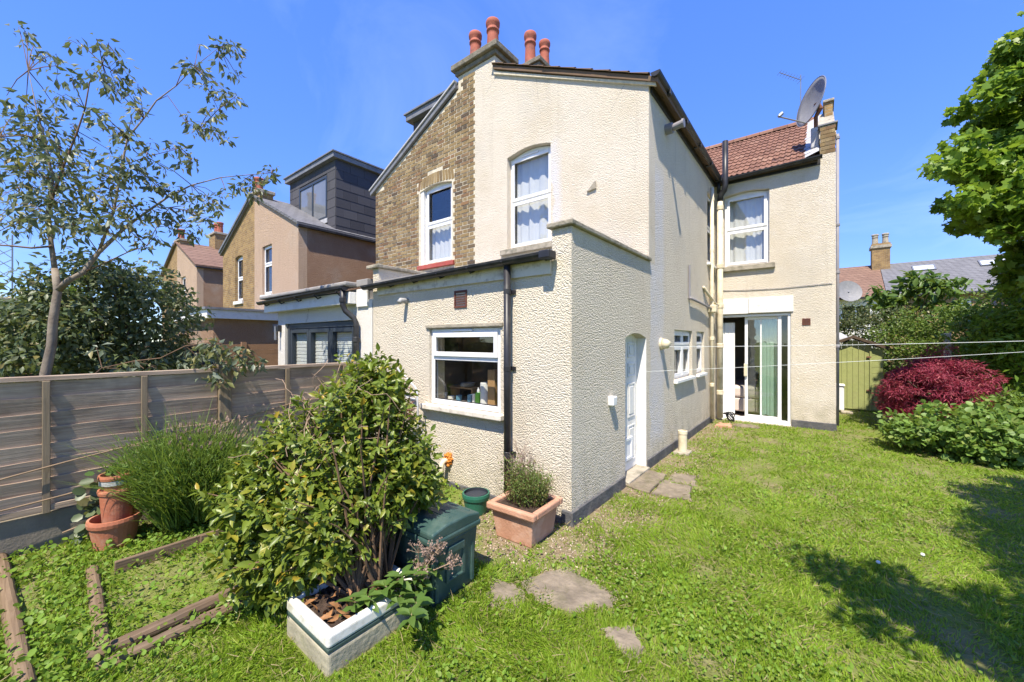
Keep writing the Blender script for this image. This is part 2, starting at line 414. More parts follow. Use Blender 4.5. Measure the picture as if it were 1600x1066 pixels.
class MB:
    def __init__(s, T=None): s.v = []; s.f = []; s.T = T or IDENT
    def add(s, vs, fs, raw=False):
        k = len(s.v)
        s.v += [tuple(p) for p in vs] if raw else [s.T(*p) for p in vs]
        s.f += [tuple(i + k for i in f) for f in fs]
        return s
    def box(s, a0, a1, b0, b1, n0, n1):
        return s.add([(a0,b0,n0),(a1,b0,n0),(a1,b1,n0),(a0,b1,n0),(a0,b0,n1),(a1,b0,n1),(a1,b1,n1),(a0,b1,n1)],
                     [(0,1,2,3),(4,5,6,7),(0,1,5,4),(1,2,6,5),(2,3,7,6),(3,0,4,7)])
    def frame(s, a0, a1, b0, b1, w, n0, n1, wb=None):
        wb = wb or w
        s.box(a0, a0+w, b0, b1, n0, n1); s.box(a1-w, a1, b0, b1, n0, n1)
        s.box(a0+w, a1-w, b0, b0+wb, n0, n1-.0004); s.box(a0+w, a1-w, b1-w, b1, n0, n1-.0004); return s
    def prism(s, poly, n0, n1, holes=()):
        loops = [list(poly)] + [list(h) for h in holes]
        tris = tessellate_polygon([[Vector((p[0], p[1], 0)) for p in l] for l in loops])
        flat = [p for l in loops for p in l]; N = len(flat)
        vs = [(p[0], p[1], n0) for p in flat] + [(p[0], p[1], n1) for p in flat]
        fs = [tuple(t) for t in tris] + [tuple(i+N for i in reversed(t)) for t in tris]
        k = 0
        for l in loops:
            m = len(l)
            for i in range(m):
                j = (i+1) % m; fs.append((k+i, k+j, k+j+N, k+i+N))
            k += m
        return s.add(vs, fs)
    def tube(s, pts, r, n=8, caps=True):
        pts = [Vector(p) for p in pts]; m = len(pts)
        rs = r if isinstance(r, (list, tuple)) else [r]*m
        prev = None; vs = []
        for i, p in enumerate(pts):
            d = (pts[min(i+1, m-1)] - pts[max(i-1, 0)])
            d = d.normalized() if d.length > 1e-9 else Vector((0, 0, 1))
            if prev is None:
                u = d.orthogonal().normalized()
            else:
                u = (prev - d*prev.dot(d)); u = u.normalized() if u.length > 1e-6 else d.orthogonal().normalized()
            prev = u; w = d.cross(u)
            for k in range(n):
                a = 2*math.pi*k/n; vs.append(p + (u*math.cos(a) + w*math.sin(a))*rs[i])
        fs = [(i*n+k, i*n+(k+1) % n, (i+1)*n+(k+1) % n, (i+1)*n+k) for i in range(m-1) for k in range(n)]
        if caps: fs += [tuple(range(n)), tuple(range((m-1)*n, m*n))]
        return s.add(vs, fs, True)
    def lathe(s, prof, c=(0, 0, 0), n=24, sx=1., sy=1.):
        vs = [(c[0]+r*sx*math.cos(2*math.pi*k/n), c[1]+r*sy*math.sin(2*math.pi*k/n), c[2]+z) for r, z in prof for k in range(n)]
        fs = [(i*n+k, i*n+(k+1) % n, (i+1)*n+(k+1) % n, (i+1)*n+k) for i in range(len(prof)-1) for k in range(n)]
        if prof[0][0] > 1e-6: fs.append(tuple(range(n)))
        if prof[-1][0] > 1e-6: fs.append(tuple(range((len(prof)-1)*n, len(prof)*n)))
        return s.add(vs, fs, True)
    def mesh(s, name, mat, smooth=False):
        me = bpy.data.meshes.new(name); me.from_pydata(s.v, [], s.f)
        bm = bmesh.new(); bm.from_mesh(me)
        bmesh.ops.remove_doubles(bm, verts=bm.verts, dist=1e-6) if smooth else None
        bmesh.ops.recalc_face_normals(bm, faces=bm.faces)
        bm.to_mesh(me); bm.free()
        if smooth: me.shade_smooth()
        if mat: me.materials.append(MATS[mat])
        return me
    def build(s, name, mat, parent=None, smooth=False, bevel=0., seg=2, auto=False):
        return link(name, s.mesh(name, mat, smooth), parent, bevel=bevel, seg=seg, auto=auto)

def link(name, me, parent=None, loc=None, rot=None, scale=None, bevel=0., seg=2, auto=False):
    o = bpy.data.objects.new(name, me); COL.objects.link(o)
    if parent is not None:
        o.parent = parent
        if parent.type == 'EMPTY' and parent.get('world_parts'):
            o.matrix_parent_inverse = Matrix.Translation(-Vector(parent.location))
    if loc is not None: o.location = loc
    if rot is not None: o.rotation_euler = rot
    if scale is not None: o.scale = scale
    if bevel:
        b = o.modifiers.new('bevel', 'BEVEL'); b.width = bevel; b.segments = seg; b.limit_method = 'ANGLE'; b.angle_limit = R(40)
    return o

def tag(o, label=None, cat=None, group=None, kind=None):
    if label: o['label'] = label
    if cat: o['category'] = cat
    if group: o['group'] = group
    if kind: o['kind'] = kind
    elif cat: o['kind'] = 'thing'
    return o

def thing(name, label, cat, loc, group=None, local=False, rz=0.):
    """an Empty at the thing's base; its parts are given in world metres unless local"""
    o = bpy.data.objects.new(name, None); COL.objects.link(o)
    o.location = loc; o.rotation_euler = (0, 0, rz); o.empty_display_size = .1
    if not local: o['world_parts'] = 1
    return tag(o, label, cat, group)

def np_mesh(name, mat, verts, faces_tmpl, count, nv):
    """count copies of a template: verts (count*nv,3), faces_tmpl list of index tuples"""
    me = bpy.data.meshes.new(name)
    me.vertices.add(len(verts)); me.vertices.foreach_set('co', verts.astype(np.float32).ravel())
    flat = np.array([i for f in faces_tmpl for i in f], dtype=np.int64)
    tot = np.array([len(f) for f in faces_tmpl], dtype=np.int64)
    li = (np.arange(count)[:, None]*nv + flat[None, :]).ravel()
    lt = np.tile(tot, count); ls = np.concatenate(([0], np.cumsum(lt)[:-1]))
    me.loops.add(len(li)); me.loops.foreach_set('vertex_index', li.astype(np.int32))
    me.polygons.add(len(lt)); me.polygons.foreach_set('loop_start', ls.astype(np.int32)); me.polygons.foreach_set('loop_total', lt.astype(np.int32))
    me.update(calc_edges=True)
    me.materials.append(MATS[mat]); return me

def norm(a): return a/np.maximum(np.linalg.norm(a, axis=-1, keepdims=True), 1e-9)
def frames(ydir, ndir):
    y = norm(ydir); x = norm(np.cross(y, ndir)); z = np.cross(x, y); return x, y, z
def scatter(tmpl, pos, ydir, ndir, sy, sx=None):
    tv, tf = tmpl; tv = np.array(tv, float)
    sx = sy if sx is None else sx
    x, y, z = frames(ydir, ndir)
    sy = np.broadcast_to(np.asarray(sy, float), (len(pos),)); sx = np.broadcast_to(np.asarray(sx, float), (len(pos),))
    v = (pos[:, None, :] + tv[None, :, 0:1]*(x*sx[:, None])[:, None, :] + tv[None, :, 1:2]*(y*sy[:, None])[:, None, :] + tv[None, :, 2:3]*(z*sy[:, None])[:, None, :])
    return v.reshape(-1, 3), tf, len(pos), len(tv)
def scatter_obj(name, mat, parent, tmpl, pos, ydir, ndir, sy, sx=None, kind=None):
    v, tf, n, nv = scatter(tmpl, pos, ydir, ndir, sy, sx)
    o = link(name, np_mesh(name, mat, v, tf, n, nv), parent)
    if kind: o['kind'] = kind
    return o
# leaf outlines: x = half width, y = along the leaf, z = fold / droop
LEAF = ([(0,0,0), (-.5,.38,.10), (0,.42,0), (.5,.38,.10), (-.36,.72,.04), (0,.75,-.03), (.36,.72,.04), (0,1,-.10)],
        [(0,2,1), (0,3,2), (1,2,5,4), (2,3,6,5), (4,5,7), (5,6,7)])
LEAF4 = ([(0,0,0), (-.5,.45,.10), (.5,.45,.10), (0,1,-.08), (0,.5,0)], [(0,4,1), (0,2,4), (1,4,3), (4,2,3)])
ROUND = ([(0,0,0), (-.42,.2,.06), (-.5,.6,.06), (-.2,.95,-.02), (.2,.95,-.02), (.5,.6,.06), (.42,.2,.06)], [(0,1,2,3), (0,3,4), (0,4,5,6)])
LOBED = ([(0,0,0), (-.5,.15,.05), (-.36,.42,.02), (-.55,.62,.06), (-.2,.68,0), (0,1,-.08), (.2,.68,0), (.55,.62,.06), (.36,.42,.02), (.5,.15,.05)],
         [(0,1,2), (0,2,3,4), (0,4,5,6), (0,6,7,8), (0,8,9)])
BLADE = ([(-.5,0,0), (.5,0,0), (-.38,.55,.12), (.38,.55,.12), (0,1,.42)], [(0,1,3,2), (2,3,4)])
def rand_dirs(n, up=0.):
    d = norm(rng.normal(size=(n, 3))); d[:, 2] += up; return norm(d)
def ball(n): return norm(rng.normal(size=(n, 3)))*(rng.random(n)**(1/3))[:, None]

def vnoise(x, y, s, seed=0):
    """cheap smooth value noise in 0..1"""
    r = np.random.default_rng(seed); T = r.random((64, 64))
    x = x*s; y = y*s; xi = np.floor(x).astype(int); yi = np.floor(y).astype(int); fx = x-xi; fy = y-yi
    fx = fx*fx*(3-2*fx); fy = fy*fy*(3-2*fy); g = lambda i, j: T[i % 64, j % 64]
    return (g(xi, yi)*(1-fx)+g(xi+1, yi)*fx)*(1-fy) + (g(xi, yi+1)*(1-fx)+g(xi+1, yi+1)*fx)*fy

# ------------------------------------------------------------------ ground
tag(MB().add([(-300,-300,0),(300,-300,0),(300,300,0),(-300,300,0)], [(0,1,2,3)]).build('ground', 'lawn_soil'), kind='structure')

# ------------------------------------------------------------------ windows and pipes
def window(parent, T, a0, a1, b0, b1, rev=.09, fw=.055, transom=None, mull=(), sill=True, sillmat='upvc', arch=0., sashes='both', glass='glass', sill_over=.06, vent=False, sill_drop=.05):
    """frame (part) > sash, glass, sill (sub-parts); rev = how far the frame sits behind the wall face"""
    m = MB(T); n1, n0 = -rev, -rev-.06
    m.box(a0, a0+fw, b0, b1, n0, n1); m.box(a1-fw, a1, b0, b1, n0, n1)
    m.box(a0+fw, a1-fw, b0, b0+fw, n0, n1-.0004)
    if arch:
        N = 8; top = [(a1-fw - (a1-a0-2*fw)*k/N, b1 + arch*math.sin(math.pi*k/N)) for k in range(N+1)]
        m.prism([(a0+fw, b1-fw), (a1-fw, b1-fw)] + top, n0, n1-.0004)
    else: m.box(a0+fw, a1-fw, b1-fw, b1, n0, n1-.0004)
    xs = [a0+fw] + [q for c in mull for q in (c-fw/2, c+fw/2)] + [a1-fw]
    zs = [b0+fw] + ([transom-fw/2, transom+fw/2] if transom else []) + [b1-fw]
    if transom: m.box(a0+fw, a1-fw, zs[1], zs[2], n0, n1-.0008)
    for c in mull: m.box(c-fw/2, c+fw/2, b0+fw, b1-fw, n0, n1-.0012)
    w = m.build('window', 'upvc', parent, bevel=.006)
    for j in range(0, len(zs), 2):
        for i in range(0, len(xs), 2):
            x0, x1, z0, z1 = xs[i], xs[i+1], zs[j], zs[j+1]
            s = 0.
            if sashes == 'both' or (sashes == 'top' and j == len(zs)-2) or (sashes == 'bottom' and j == 0):
                s = .042
                MB(T).frame(x0-.012, x1+.012, z0-.012, z1+.012, s+.012, n1+.0015, n1+.022).build('sash', 'upvc', w, bevel=.005)
            MB(T).box(x0+s*.6, x1-s*.6, z0+s*.6, z1-s*.6, n0+.026, n0+.034).build('glass', glass, w)
            if not s: MB(T).frame(x0-.002, x1+.002, z0-.002, z1+.002, .012, n0+.035, n0+.05).build('gasket', 'black_plastic', w)
    if sill:
        MB(T).box(a0-sill_over, a1+sill_over, b0-sill_drop, b0-.002, -rev+.001, .055).build('sill', sillmat, w, bevel=.006)
    if vent:
        c = (a0+a1)/2 - .02
        MB(T).box(c-.17, c+.17, b1-.032, b1-.008, n1+.001, n1+.03).build('trickle_vent', 'upvc', w, bevel=.004)
    return w

def gutter(pts, r, name, parent, mat='black_plastic'):
    """half-round gutter between two points"""
    p, q = Vector(pts[0]), Vector(pts[1]); d = (q-p).normalized(); u = Vector((0,0,1)).cross(d).normalized()
    K = 8; prof = [(math.cos(math.pi*k/K), -math.sin(math.pi*k/K)) for k in range(K+1)]
    prof = [(a*r, b*r) for a, b in prof] + [(a*r*.88, b*r*.88) for a, b in reversed(prof)]
    vs = [p + u*a + Vector((0,0,b)) for a, b in prof] + [q + u*a + Vector((0,0,b)) for a, b in prof]
    N = len(prof); fs = [(i, (i+1) % N, (i+1) % N + N, i+N) for i in range(N)]
    m = MB().add(vs, fs, True)
    for e in (p, q): m.add([e + u*math.cos(math.pi*k/K)*r + Vector((0,0,-math.sin(math.pi*k/K)*r)) for k in range(K+1)], [tuple(range(K+1))], True)
    return m.build(name, mat, parent)

def tile_shape(w, L, rolls=2, amp=.016, th=.012, seg=5):
    """a double roman tile: x across, y up the slope, z out of the roof"""
    n = rolls*seg; xs = [w*(i/n) for i in range(n+1)]
    pr = [amp*max(0., math.sin(2*math.pi*(i/seg) - .4))**.8 if math.sin(2*math.pi*(i/seg) - .4) > 0 else 0. for i in range(n+1)]
    vs = []
    for y, lift in ((0., .022), (L*1.12, .002)):
        for x, p in zip(xs, pr): vs.append((x, y, p+lift+th))
    for x, p in zip(xs, pr): vs.append((x, 0., p+.022))
    N = n+1
    fs = [(i, i+1, N+i+1, N+i) for i in range(n)] + [(2*N+i, 2*N+i+1, i+1, i) for i in range(n)]
    fs += [(0, N, 2*N), (n, 2*N+n, N+n)]
    return vs, fs

def slope_matrix(o, u, v):
    """matrix of a roof slope: origin o, u = across, v = up the slope"""
    u = Vector(u).normalized(); v = Vector(v).normalized(); w = u.cross(v)
    M = Matrix.Identity(4)
    for i, c in enumerate((u, v, w)):
        for j in range(3): M[j][i] = c[j]
    M.translation = Vector(o); return M

def chimney_pot(x, y, z, h, r, parent, name='chimney_pot', mat='chimney_clay'):
    p = [(r*1.10, 0), (r*1.06, h*.1), (r*.96, h*.55), (r*.95, h*.66), (r*1.10, h*.67), (r*1.10, h*.72), (r*.97, h*.73), (r*.98, h*.80), (r*1.18, h*.86), (r*1.22, h*.95), (r*1.12, h), (r*.85, h), (r*.8, h*.7)]
    return MB().lathe(p, (x, y, z), 20).build(name, mat, parent, smooth=True)

def arch_hole(a0, a1, b0, b1, rise, N=8):
    return [(a0, b0), (a1, b0), (a1, b1)] + [(a1-(a1-a0)*k/N, b1+rise*math.sin(math.pi*k/N)) for k in range(1, N)] + [(a0, b1)]
def rect(a0, a1, b0, b1): return [(a0,b0),(a1,b0),(a1,b1),(a0,b1)]

# ------------------------------------------------------------------ the rendered house
PX, RX, MX, LX = -4.98, -1.79, 0.25, -8.17      # party wall, side wall of the wing, gable end of the main block, far wing wall
EY, UY, MY, RY = 3.17, 5.25, 9.55, 12.1         # kitchen lean-to, wing gable, main rear wall, main ridge
EAVE, APEX, RZ = 5.2, 6.77, 7.07

house = thing('rendered_house', 'cream roughcast two-storey house with white windows and single-storey kitchen at its rear', 'house', (-1.7, 6.5, 0))
W = lambda T, mat, poly, holes=(), name='wall', th=.25: MB(T).prism(poly, -th, 0, holes).build(name, mat, house)
W(rear(EY), 'roughcast_rear', [(-5.0,-.1),(RX,-.1),(RX,2.76),(-2.0,2.76),(-2.0,2.44),(-4.86,2.44),(-4.86,2.72),(-5.0,2.72)], [rect(-3.78,-2.64,.93,1.85)])
W(side(RX), 'roughcast_side', [(EY+.25,-.1),(MY,-.1),(MY,EAVE),(UY+.25,EAVE),(UY+.25,2.76),(EY+.25,2.76)],
  [arch_hole(4.44,5.14,.05,1.74,.06), rect(6.42,7.52,1.08,1.88), rect(7.84,8.45,1.08,1.88), rect(8.72,9.40,3.3,4.75)])
W(rear(UY), 'roughcast_gable', [(PX,2.3),(-2.0,2.3),(-2.0,2.762),(RX,2.762),(RX,EAVE),(-4.5,6.52),(-4.5,6.74),(PX,6.74)], [arch_hole(-4.22,-3.34,3.27,4.84,.07)])
W(rear(MY), 'roughcast_gable', [(-2.04,-.1),(MX,-.1),(MX,5.26),(-2.04,5.26)], [rect(-1.74,-.44,.02,2.27), arch_hole(-1.63,-.80,3.3,4.82,.05)])
# hidden walls, floors and ceilings that close the rooms
MB().box(MX-.25, MX-.001, MY+.25, 14.7, -.1, 5.26).box(-5.0, MX-.251, 14.45, 14.7, -.1, 5.26).build('end_wall', 'brick_far', house)
r = MB()
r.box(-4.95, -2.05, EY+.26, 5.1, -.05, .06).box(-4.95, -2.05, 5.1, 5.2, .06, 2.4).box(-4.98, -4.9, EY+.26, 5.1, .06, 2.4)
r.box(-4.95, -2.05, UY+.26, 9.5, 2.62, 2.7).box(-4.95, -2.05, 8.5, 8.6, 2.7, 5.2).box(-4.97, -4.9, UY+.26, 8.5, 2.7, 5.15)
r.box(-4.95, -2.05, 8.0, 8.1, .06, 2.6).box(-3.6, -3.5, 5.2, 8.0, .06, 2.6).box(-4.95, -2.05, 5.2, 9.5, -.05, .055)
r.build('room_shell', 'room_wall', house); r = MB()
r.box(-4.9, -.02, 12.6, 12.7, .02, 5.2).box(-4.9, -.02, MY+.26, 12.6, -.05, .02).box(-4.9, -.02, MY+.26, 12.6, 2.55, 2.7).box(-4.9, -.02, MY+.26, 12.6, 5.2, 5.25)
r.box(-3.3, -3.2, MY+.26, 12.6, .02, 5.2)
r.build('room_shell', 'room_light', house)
# plinth
MB().box(RX-.1, RX+.022, EY-.022, 4.40, -.1, .13).box(-4.9, RX-.1, EY-.018, EY+.1, -.1, .055).box(RX-.1, RX+.018, 5.18, 9.3, -.1, .13).box(-.43, MX+.01, MY-.02, MY+.1, -.1, .14).build('plinth', 'plinth', house, bevel=.008)
# parapets with stone coping, flat roof, fascia and gutter of the lean-to
MB().box(-2.04, RX+.035, EY-.045, UY+.02, 2.765, 2.815).build('coping', 'stone', house, bevel=.012)
MB().box(-5.10, -4.82, EY-.05, UY-.01, 2.725, 2.775).build('coping', 'stone', house, bevel=.012)
MB().box(-4.995, -4.862, EY+.252, UY-.005, 2.3, 2.72).build('parapet', 'roughcast_rear', house)
fl = MB(lambda a, b, n: (n, a, b)).prism([(EY-.07,2.49),(UY-.004,2.62),(UY-.004,2.70),(EY-.07,2.53)], -4.858, -2.004).build('flat_roof', 'felt', house)
MB().add([(-4.86,4.0,2.60),(-4.86,UY-.004,2.72),(-4.55,UY-.004,2.72),(-4.55,4.0,2.60)], [(0,1,2,3)]).build('flashing', 'lead', house)
MB(rear(EY)).box(-4.858, -2.004, 2.34, 2.475, .001, .028).build('fascia', 'old_white_wood', house)
g1 = gutter([(-5.07, EY-.10, 2.475), (-1.94, EY-.10, 2.53)], .058, 'gutter', house)
for i in range(7):
    x = -4.95 + i*.49
    MB().tube([(x, EY-.028, 2.44+i*.008), (x, EY-.09, 2.41+i*.008), (x, EY-.155, 2.46+i*.008)], .011, 6).build('bracket', 'black_plastic', g1)
MB().box(-2.05, -1.93, EY-.165, EY-.035, 2.46, 2.54).build('gutter_end', 'black_plastic', g1, bevel=.012)
dp = MB().tube([(-2.49, EY-.075, 2.47), (-2.49, EY-.07, .10)], .036, 14).build('downpipe', 'black_plastic', house, smooth=True)
for z in (2.20, 1.42, .55): MB().lathe([(.036,-.03),(.041,-.025),(.041,.025),(.036,.03)], (-2.49, EY-.07, z), 14).box(-2.55, -2.43, EY-.018, EY-.001, z-.02, z+.02).build('collar', 'black_plastic', dp)
# kitchen window
kw = window(house, rear(EY), -3.775, -2.645, .935, 1.845, rev=.03, fw=.06, transom=1.50, sashes='top', sill=False, vent=True)
MB(rear(EY)).box(-3.87, -2.57, .872, .932, -.03, .085).build('sill', 'old_white_wood', kw, bevel=.01)
MB(rear(EY)).box(-3.83, -2.60, 1.852, 1.90, -.02, .024).build('lintel', 'stone', kw, bevel=.01)
# vents and pipes in the kitchen wall
def air_brick(T, a0, a1, b0, b1, mat='brown_vent'):
    v = MB(T).frame(a0, a1, b0, b1, .018, -.01, .012).box(a0+.01, a1-.01, b0+.01, b1-.01, -.02, -.006).build('air_brick', mat, house)
    n = 7
    for i in range(n):
        z = b0+.02+(b1-b0-.04)*i/(n-1)
        MB(T).box(a0+.018, a1-.018, z-.006, z+.004, -.006, .009).build('louvre', mat, v)
air_brick(rear(EY), -3.33, -3.13, 2.08, 2.28)
air_brick(rear(MY), -.26, -.13, 2.01, 2.14)
MB().tube([(-4.22, EY+.01, 2.22), (-4.22, EY-.10, 2.22), (-4.22, EY-.125, 2.19)], [.035, .035, .03], 12).build('overflow_pipe', 'light_lead', house, smooth=True)
wp = MB().tube([(-3.44, EY+.01, .30), (-3.44, EY-.07, .30), (-3.44, EY-.10, .28), (-3.44, EY-.105, .24), (-3.44, EY-.105, -.05)], .03, 12).build('waste_pipe', 'cream_plastic', house, smooth=True)
fm = MB()
for i in range(26):
    a = i*2.4; rr = .045*math.sqrt((i+.5)/26)*1.3
    fm.lathe([(0,-.018),(.016,-.012),(.021,0),(.014,.014),(0,.018)], (-3.42+rr*math.cos(a), EY-.012-.01*(i % 3), .315+rr*math.sin(a)*1.25), 7)
fm.build('expanding_foam', 'orange_foam', wp, smooth=True)
# wing gable window, roof verge, vents
window(house, rear(UY), -4.22, -3.34, 3.27, 4.84, rev=.10, fw=.05, transom=4.08, sashes='both', arch=.065, sill=False, vent=True, glass='glass_reflective')
MB(rear(UY)).box(-4.34, -3.22, 3.17, 3.268, -.10, .06).build('window_sill', 'stone', house, bevel=.012)
MB(rear(UY)).prism([(-2.70,3.90),(-2.55,3.92),(-2.56,4.03)], -.02, .03).build('vent_cowl', 'stone', house)
sl = Vector((RX-PX, 0, EAVE-APEX)).normalized()
roofm = MB(lambda a, b, n: (a, n, b)).prism([(RX+.13,EAVE-.115),(PX,APEX-.06),(PX,APEX+.005),(RX+.13,EAVE-.045)], UY+.47, 11.9).prism([(RX+.13,EAVE-.115),(-4.49,APEX-.06-.49*.4922),(-4.49,APEX+.005-.49*.4922),(RX+.13,EAVE-.045)], UY-.06, UY+.469).build('roof', 'old_tile', house)
tv, tf = tile_shape(.27, .30, 2, .02, .016, 5)
verge = MB().add([(-p[1], p[0], p[2]) for p in tv], tf, True).mesh('verge_tile', 'old_tile')
nt = 10
for i in range(nt):
    t0 = .50 + (3.56-.50)*(1-(i+1)/nt)
    p = Vector((PX, 0, APEX+.003)) + sl*(t0+.306)
    for j in range(2):
        o = link('tile', verge, roofm)
        M = slope_matrix((p.x, UY-.09+j*.262, p.z+.002), sl, (0,1,0))
        o.matrix_local = M @ Matrix.Rotation(random.uniform(-.02,.02), 4, 'Z') @ Matrix.Rotation(random.uniform(-.012,.012), 4, 'Y')
MB(lambda a, b, n: (a, UY-.035-n, b)).prism([(RX+.10,EAVE-.14),(-4.5,6.395),(-4.5,6.44),(RX+.10,EAVE-.10)], -.034, 0).build('verge_mortar', 'mortar', house)
g2 = gutter([(RX+.115, UY-.10, EAVE+.01), (RX+.115, MY-.12, EAVE-.05)], .062, 'gutter', house)
for i in range(5): MB().box(RX+.05, RX+.18, UY+.35+i*.9, UY+.42+i*.9, EAVE-.085-.01*i, EAVE-.0-.012*i).build('bracket', 'black_plastic', g2, bevel=.01)
MB().box(RX+.002, RX+.028, UY+.05, MY-.14, EAVE-.16, EAVE-.03).build('fascia', 'black_plastic', house)
fl = MB().tube([(RX-.02, 5.98, 4.83), (RX+.10, 5.98, 4.83)], .075, 14).tube([(RX+.10, 5.98, 4.83), (RX+.23, 5.98, 4.85)], .05, 14).tube([(RX+.23, 5.98, 4.85), (RX+.26, 5.98, 4.85)], .062, 14).build('flue', 'grey_plastic', house, smooth=False)
# side door in its arched recess
dT = side(RX-.125)
door = MB(dT).box(4.44, 5.138, .06, 1.80, -.045, 0).build('door', 'white_paint', house)
for (b0, b1) in ((.16,.62), (.72,1.16), (1.24,1.42), (1.49,1.68)):
    for (a0, a1) in ((4.52,4.76), (4.82,5.06)):
        MB(dT).frame(a0, a1, b0, b1, .022, .001, .010).box(a0+.05, a1-.05, b0+.045, b1-.045, .001, .012).build('panel', 'white_paint', door, bevel=.006)
MB().tube([(RX-.125, 4.50, 1.02), (RX-.07, 4.50, 1.02), (RX-.065, 4.60, 1.02)], .009, 8).build('handle', 'metal_grey', door)
MB(dT).box(4.475, 4.53, .94, 1.10, .001, .012).build('lock_plate', 'rust', door)
MB(dT).frame(4.66, 4.92, .20, .48, .035, .013, .03).box(4.69, 4.89, .23, .45, .013, .018).build('cat_flap', 'upvc', door, bevel=.005)
for z in (.45, 1.30): MB(dT).box(4.442, 4.478, z, z+.09, .002, .02).build('hinge', 'rust', door)
MB().box(RX-.125, RX+.0015, 5.1395, 5.146, .05, 1.735).build('jamb', 'white_paint', house)
MB().box(RX-.125, RX+.05, 4.43, 5.15, .0, .052).build('door_sill', 'stone', house, bevel=.01)
# lamp, small boxes and pipes on the side wall
lm = MB().tube([(RX-.01, 5.75, 1.66), (RX+.03, 5.75, 1.66)], .085, 18).build('wall_lamp', 'cream_plastic', house)
MB().tube([(RX+.03, 5.75, 1.66), (RX+.075, 5.75, 1.655), (RX+.12, 5.75, 1.64)], [.075, .07, .05], 18).build('lamp_cover', 'cream_plastic', lm, smooth=True)
MB().box(RX-.01, RX+.06, 3.97, 4.07, 1.0, 1.10).build('junction_box', 'upvc', house, bevel=.012)
window(house, side(RX), 6.42, 7.52, 1.08, 1.88, rev=.06, fw=.05, transom=1.62, mull=(7.0,), sill_over=.03)
window(house, side(RX), 7.84, 8.45, 1.08, 1.88, rev=.06, fw=.05, transom=1.62, sill_over=.03)
window(house, side(RX), 8.72, 9.40, 3.30, 4.75, rev=.06, fw=.05, transom=4.05, sill_over=.03)
p1 = MB().tube([(RX+.06, 8.86, 4.85), (RX+.06, 8.86, 2.50), (RX+.06, 8.88, .10)], .035, 12).build('rainwater_pipe', 'cream_plastic', house, smooth=True)
for z in (4.6, 3.55, 2.7, 1.75, .8): MB().lathe([(.036,-.04),(.045,-.03),(.045,.03),(.036,.04)], (RX+.06, 8.87, z), 12).build('collar', 'cream_plastic', p1)
MB().box(RX+.0, RX+.15, 8.78, 8.96, 2.28, 2.44).build('hopper', 'cream_plastic', p1, bevel=.02)
MB().tube([(RX+.045, 7.22, 2.44), (RX+.045, 8.0, 2.41), (RX+.06, 8.84, 2.36)], .022, 10).build('waste_pipe', 'grey_plastic', house, smooth=True)
MB().tube([(RX+.02, 7.25, 2.44), (RX+.02, 7.25, 3.02)], .018, 8).build('conduit', 'grey_plastic', house)
MB().tube([(RX+.02, 8.3, 2.75), (RX+.05, 8.7, 2.6), (RX+.09, 9.0, 2.48), (RX+.10, 9.22, 2.45)], .028, 10).build('branch_pipe', 'cream_plastic', house, smooth=True)
sp = MB().tube([(RX+.12, 9.36, .06), (RX+.12, 9.36, 4.72)], .057, 16).build('soil_pipe', 'cream_plastic', house, smooth=True)
for z in (4.55, 3.3, 2.45, 1.6, .6): MB().lathe([(.058,-.05),(.068,-.04),(.068,.04),(.058,.05)], (RX+.12, 9.36, z), 16).build('collar', 'cream_plastic', sp)
MB().tube([(RX+.12, 9.36, 4.70), (RX+.13, 9.34, 4.80), (RX+.21, 9.30, 4.90), (RX+.23, 9.29, 5.0), (RX+.23, 9.29, 5.92)], [.062,.058,.058,.056,.056], 16).build('vent_pipe', 'black_plastic', sp, smooth=True)
MB().tube([(RX+.10, 9.30, 5.12), (RX+.10, 9.33, 4.86)], .035, 10).build('outlet', 'black_plastic', sp, smooth=True)
st = MB().lathe([(.062,0),(.062,.31),(.068,.312),(.068,.36),(.055,.365),(.05,.2)], (RX+.16, 6.28, -.02), 18).build('gully_pipe', 'cream_plastic', house, smooth=False)
MB().box(RX+.05, RX+.27, 6.14, 6.42, -.05, .035).build('gully_block', 'stone', st, bevel=.02)
hz = MB()
for k in range(5):
    a = [(RX+.33+.07*math.cos(t+k), 9.30+.05*math.sin(t*1.0+k)-.02*k, .12+.085*math.sin(t+.3*k)) for t in np.linspace(0, 6.0, 14)]
    hz.tube(a, .011, 6)
tag(hz.build('hose_coil', 'black_plastic'), 'small coil of black hose on the ground beside the cream soil pipe', 'hose')
# main block: patio doors, window, lintel
pdoor = MB(rear(MY)).frame(-1.735, -.445, .03, 2.262, .05, -.16, -.03).box(-1.735, -.445, -.02, .032, -.16, .04).build('patio_door', 'upvc', house, bevel=.006)
MB(rear(MY)).frame(-1.25, -.62, .085, 2.205, .055, -.145, -.105).box(-.97, -.945, .14, 2.15, -.14, -.11).build('sliding_panel', 'upvc', pdoor, bevel=.005)
MB(rear(MY)).box(-1.19, -.675, .14, 2.15, -.13, -.122).build('glass', 'glass_patio', pdoor)
MB(rear(MY)).box(-.615, -.50, .085, 2.205, -.09, -.082).build('glass', 'glass', pdoor)
MB(rear(MY)).box(-.66, -.60, .085, 2.205, -.10, -.06).build('stile', 'upvc', pdoor, bevel=.005)
MB(rear(MY)).box(-1.262, -1.20, .95, 1.22, -.104, -.055).build('handle', 'cream_plastic', pdoor, bevel=.012)
MB(rear(MY)).box(-1.75, -1.17, 2.275, 2.60, .001, .025).build('lintel', 'white_paint', house, bevel=.006)
MB(rear(MY)).box(-1.165, -.40, 2.285, 2.60, .001, .024).build('lintel', 'white_paint', house, bevel=.006)
MB(rear(MY)).box(-1.75, -.42, -.08, .018, .03, .10).build('threshold', 'stone', house, bevel=.01)
window(house, rear(MY), -1.625, -.805, 3.30, 4.82, rev=.10, fw=.055, transom=4.08, arch=.045, sill=False, glass='glass_reflective')
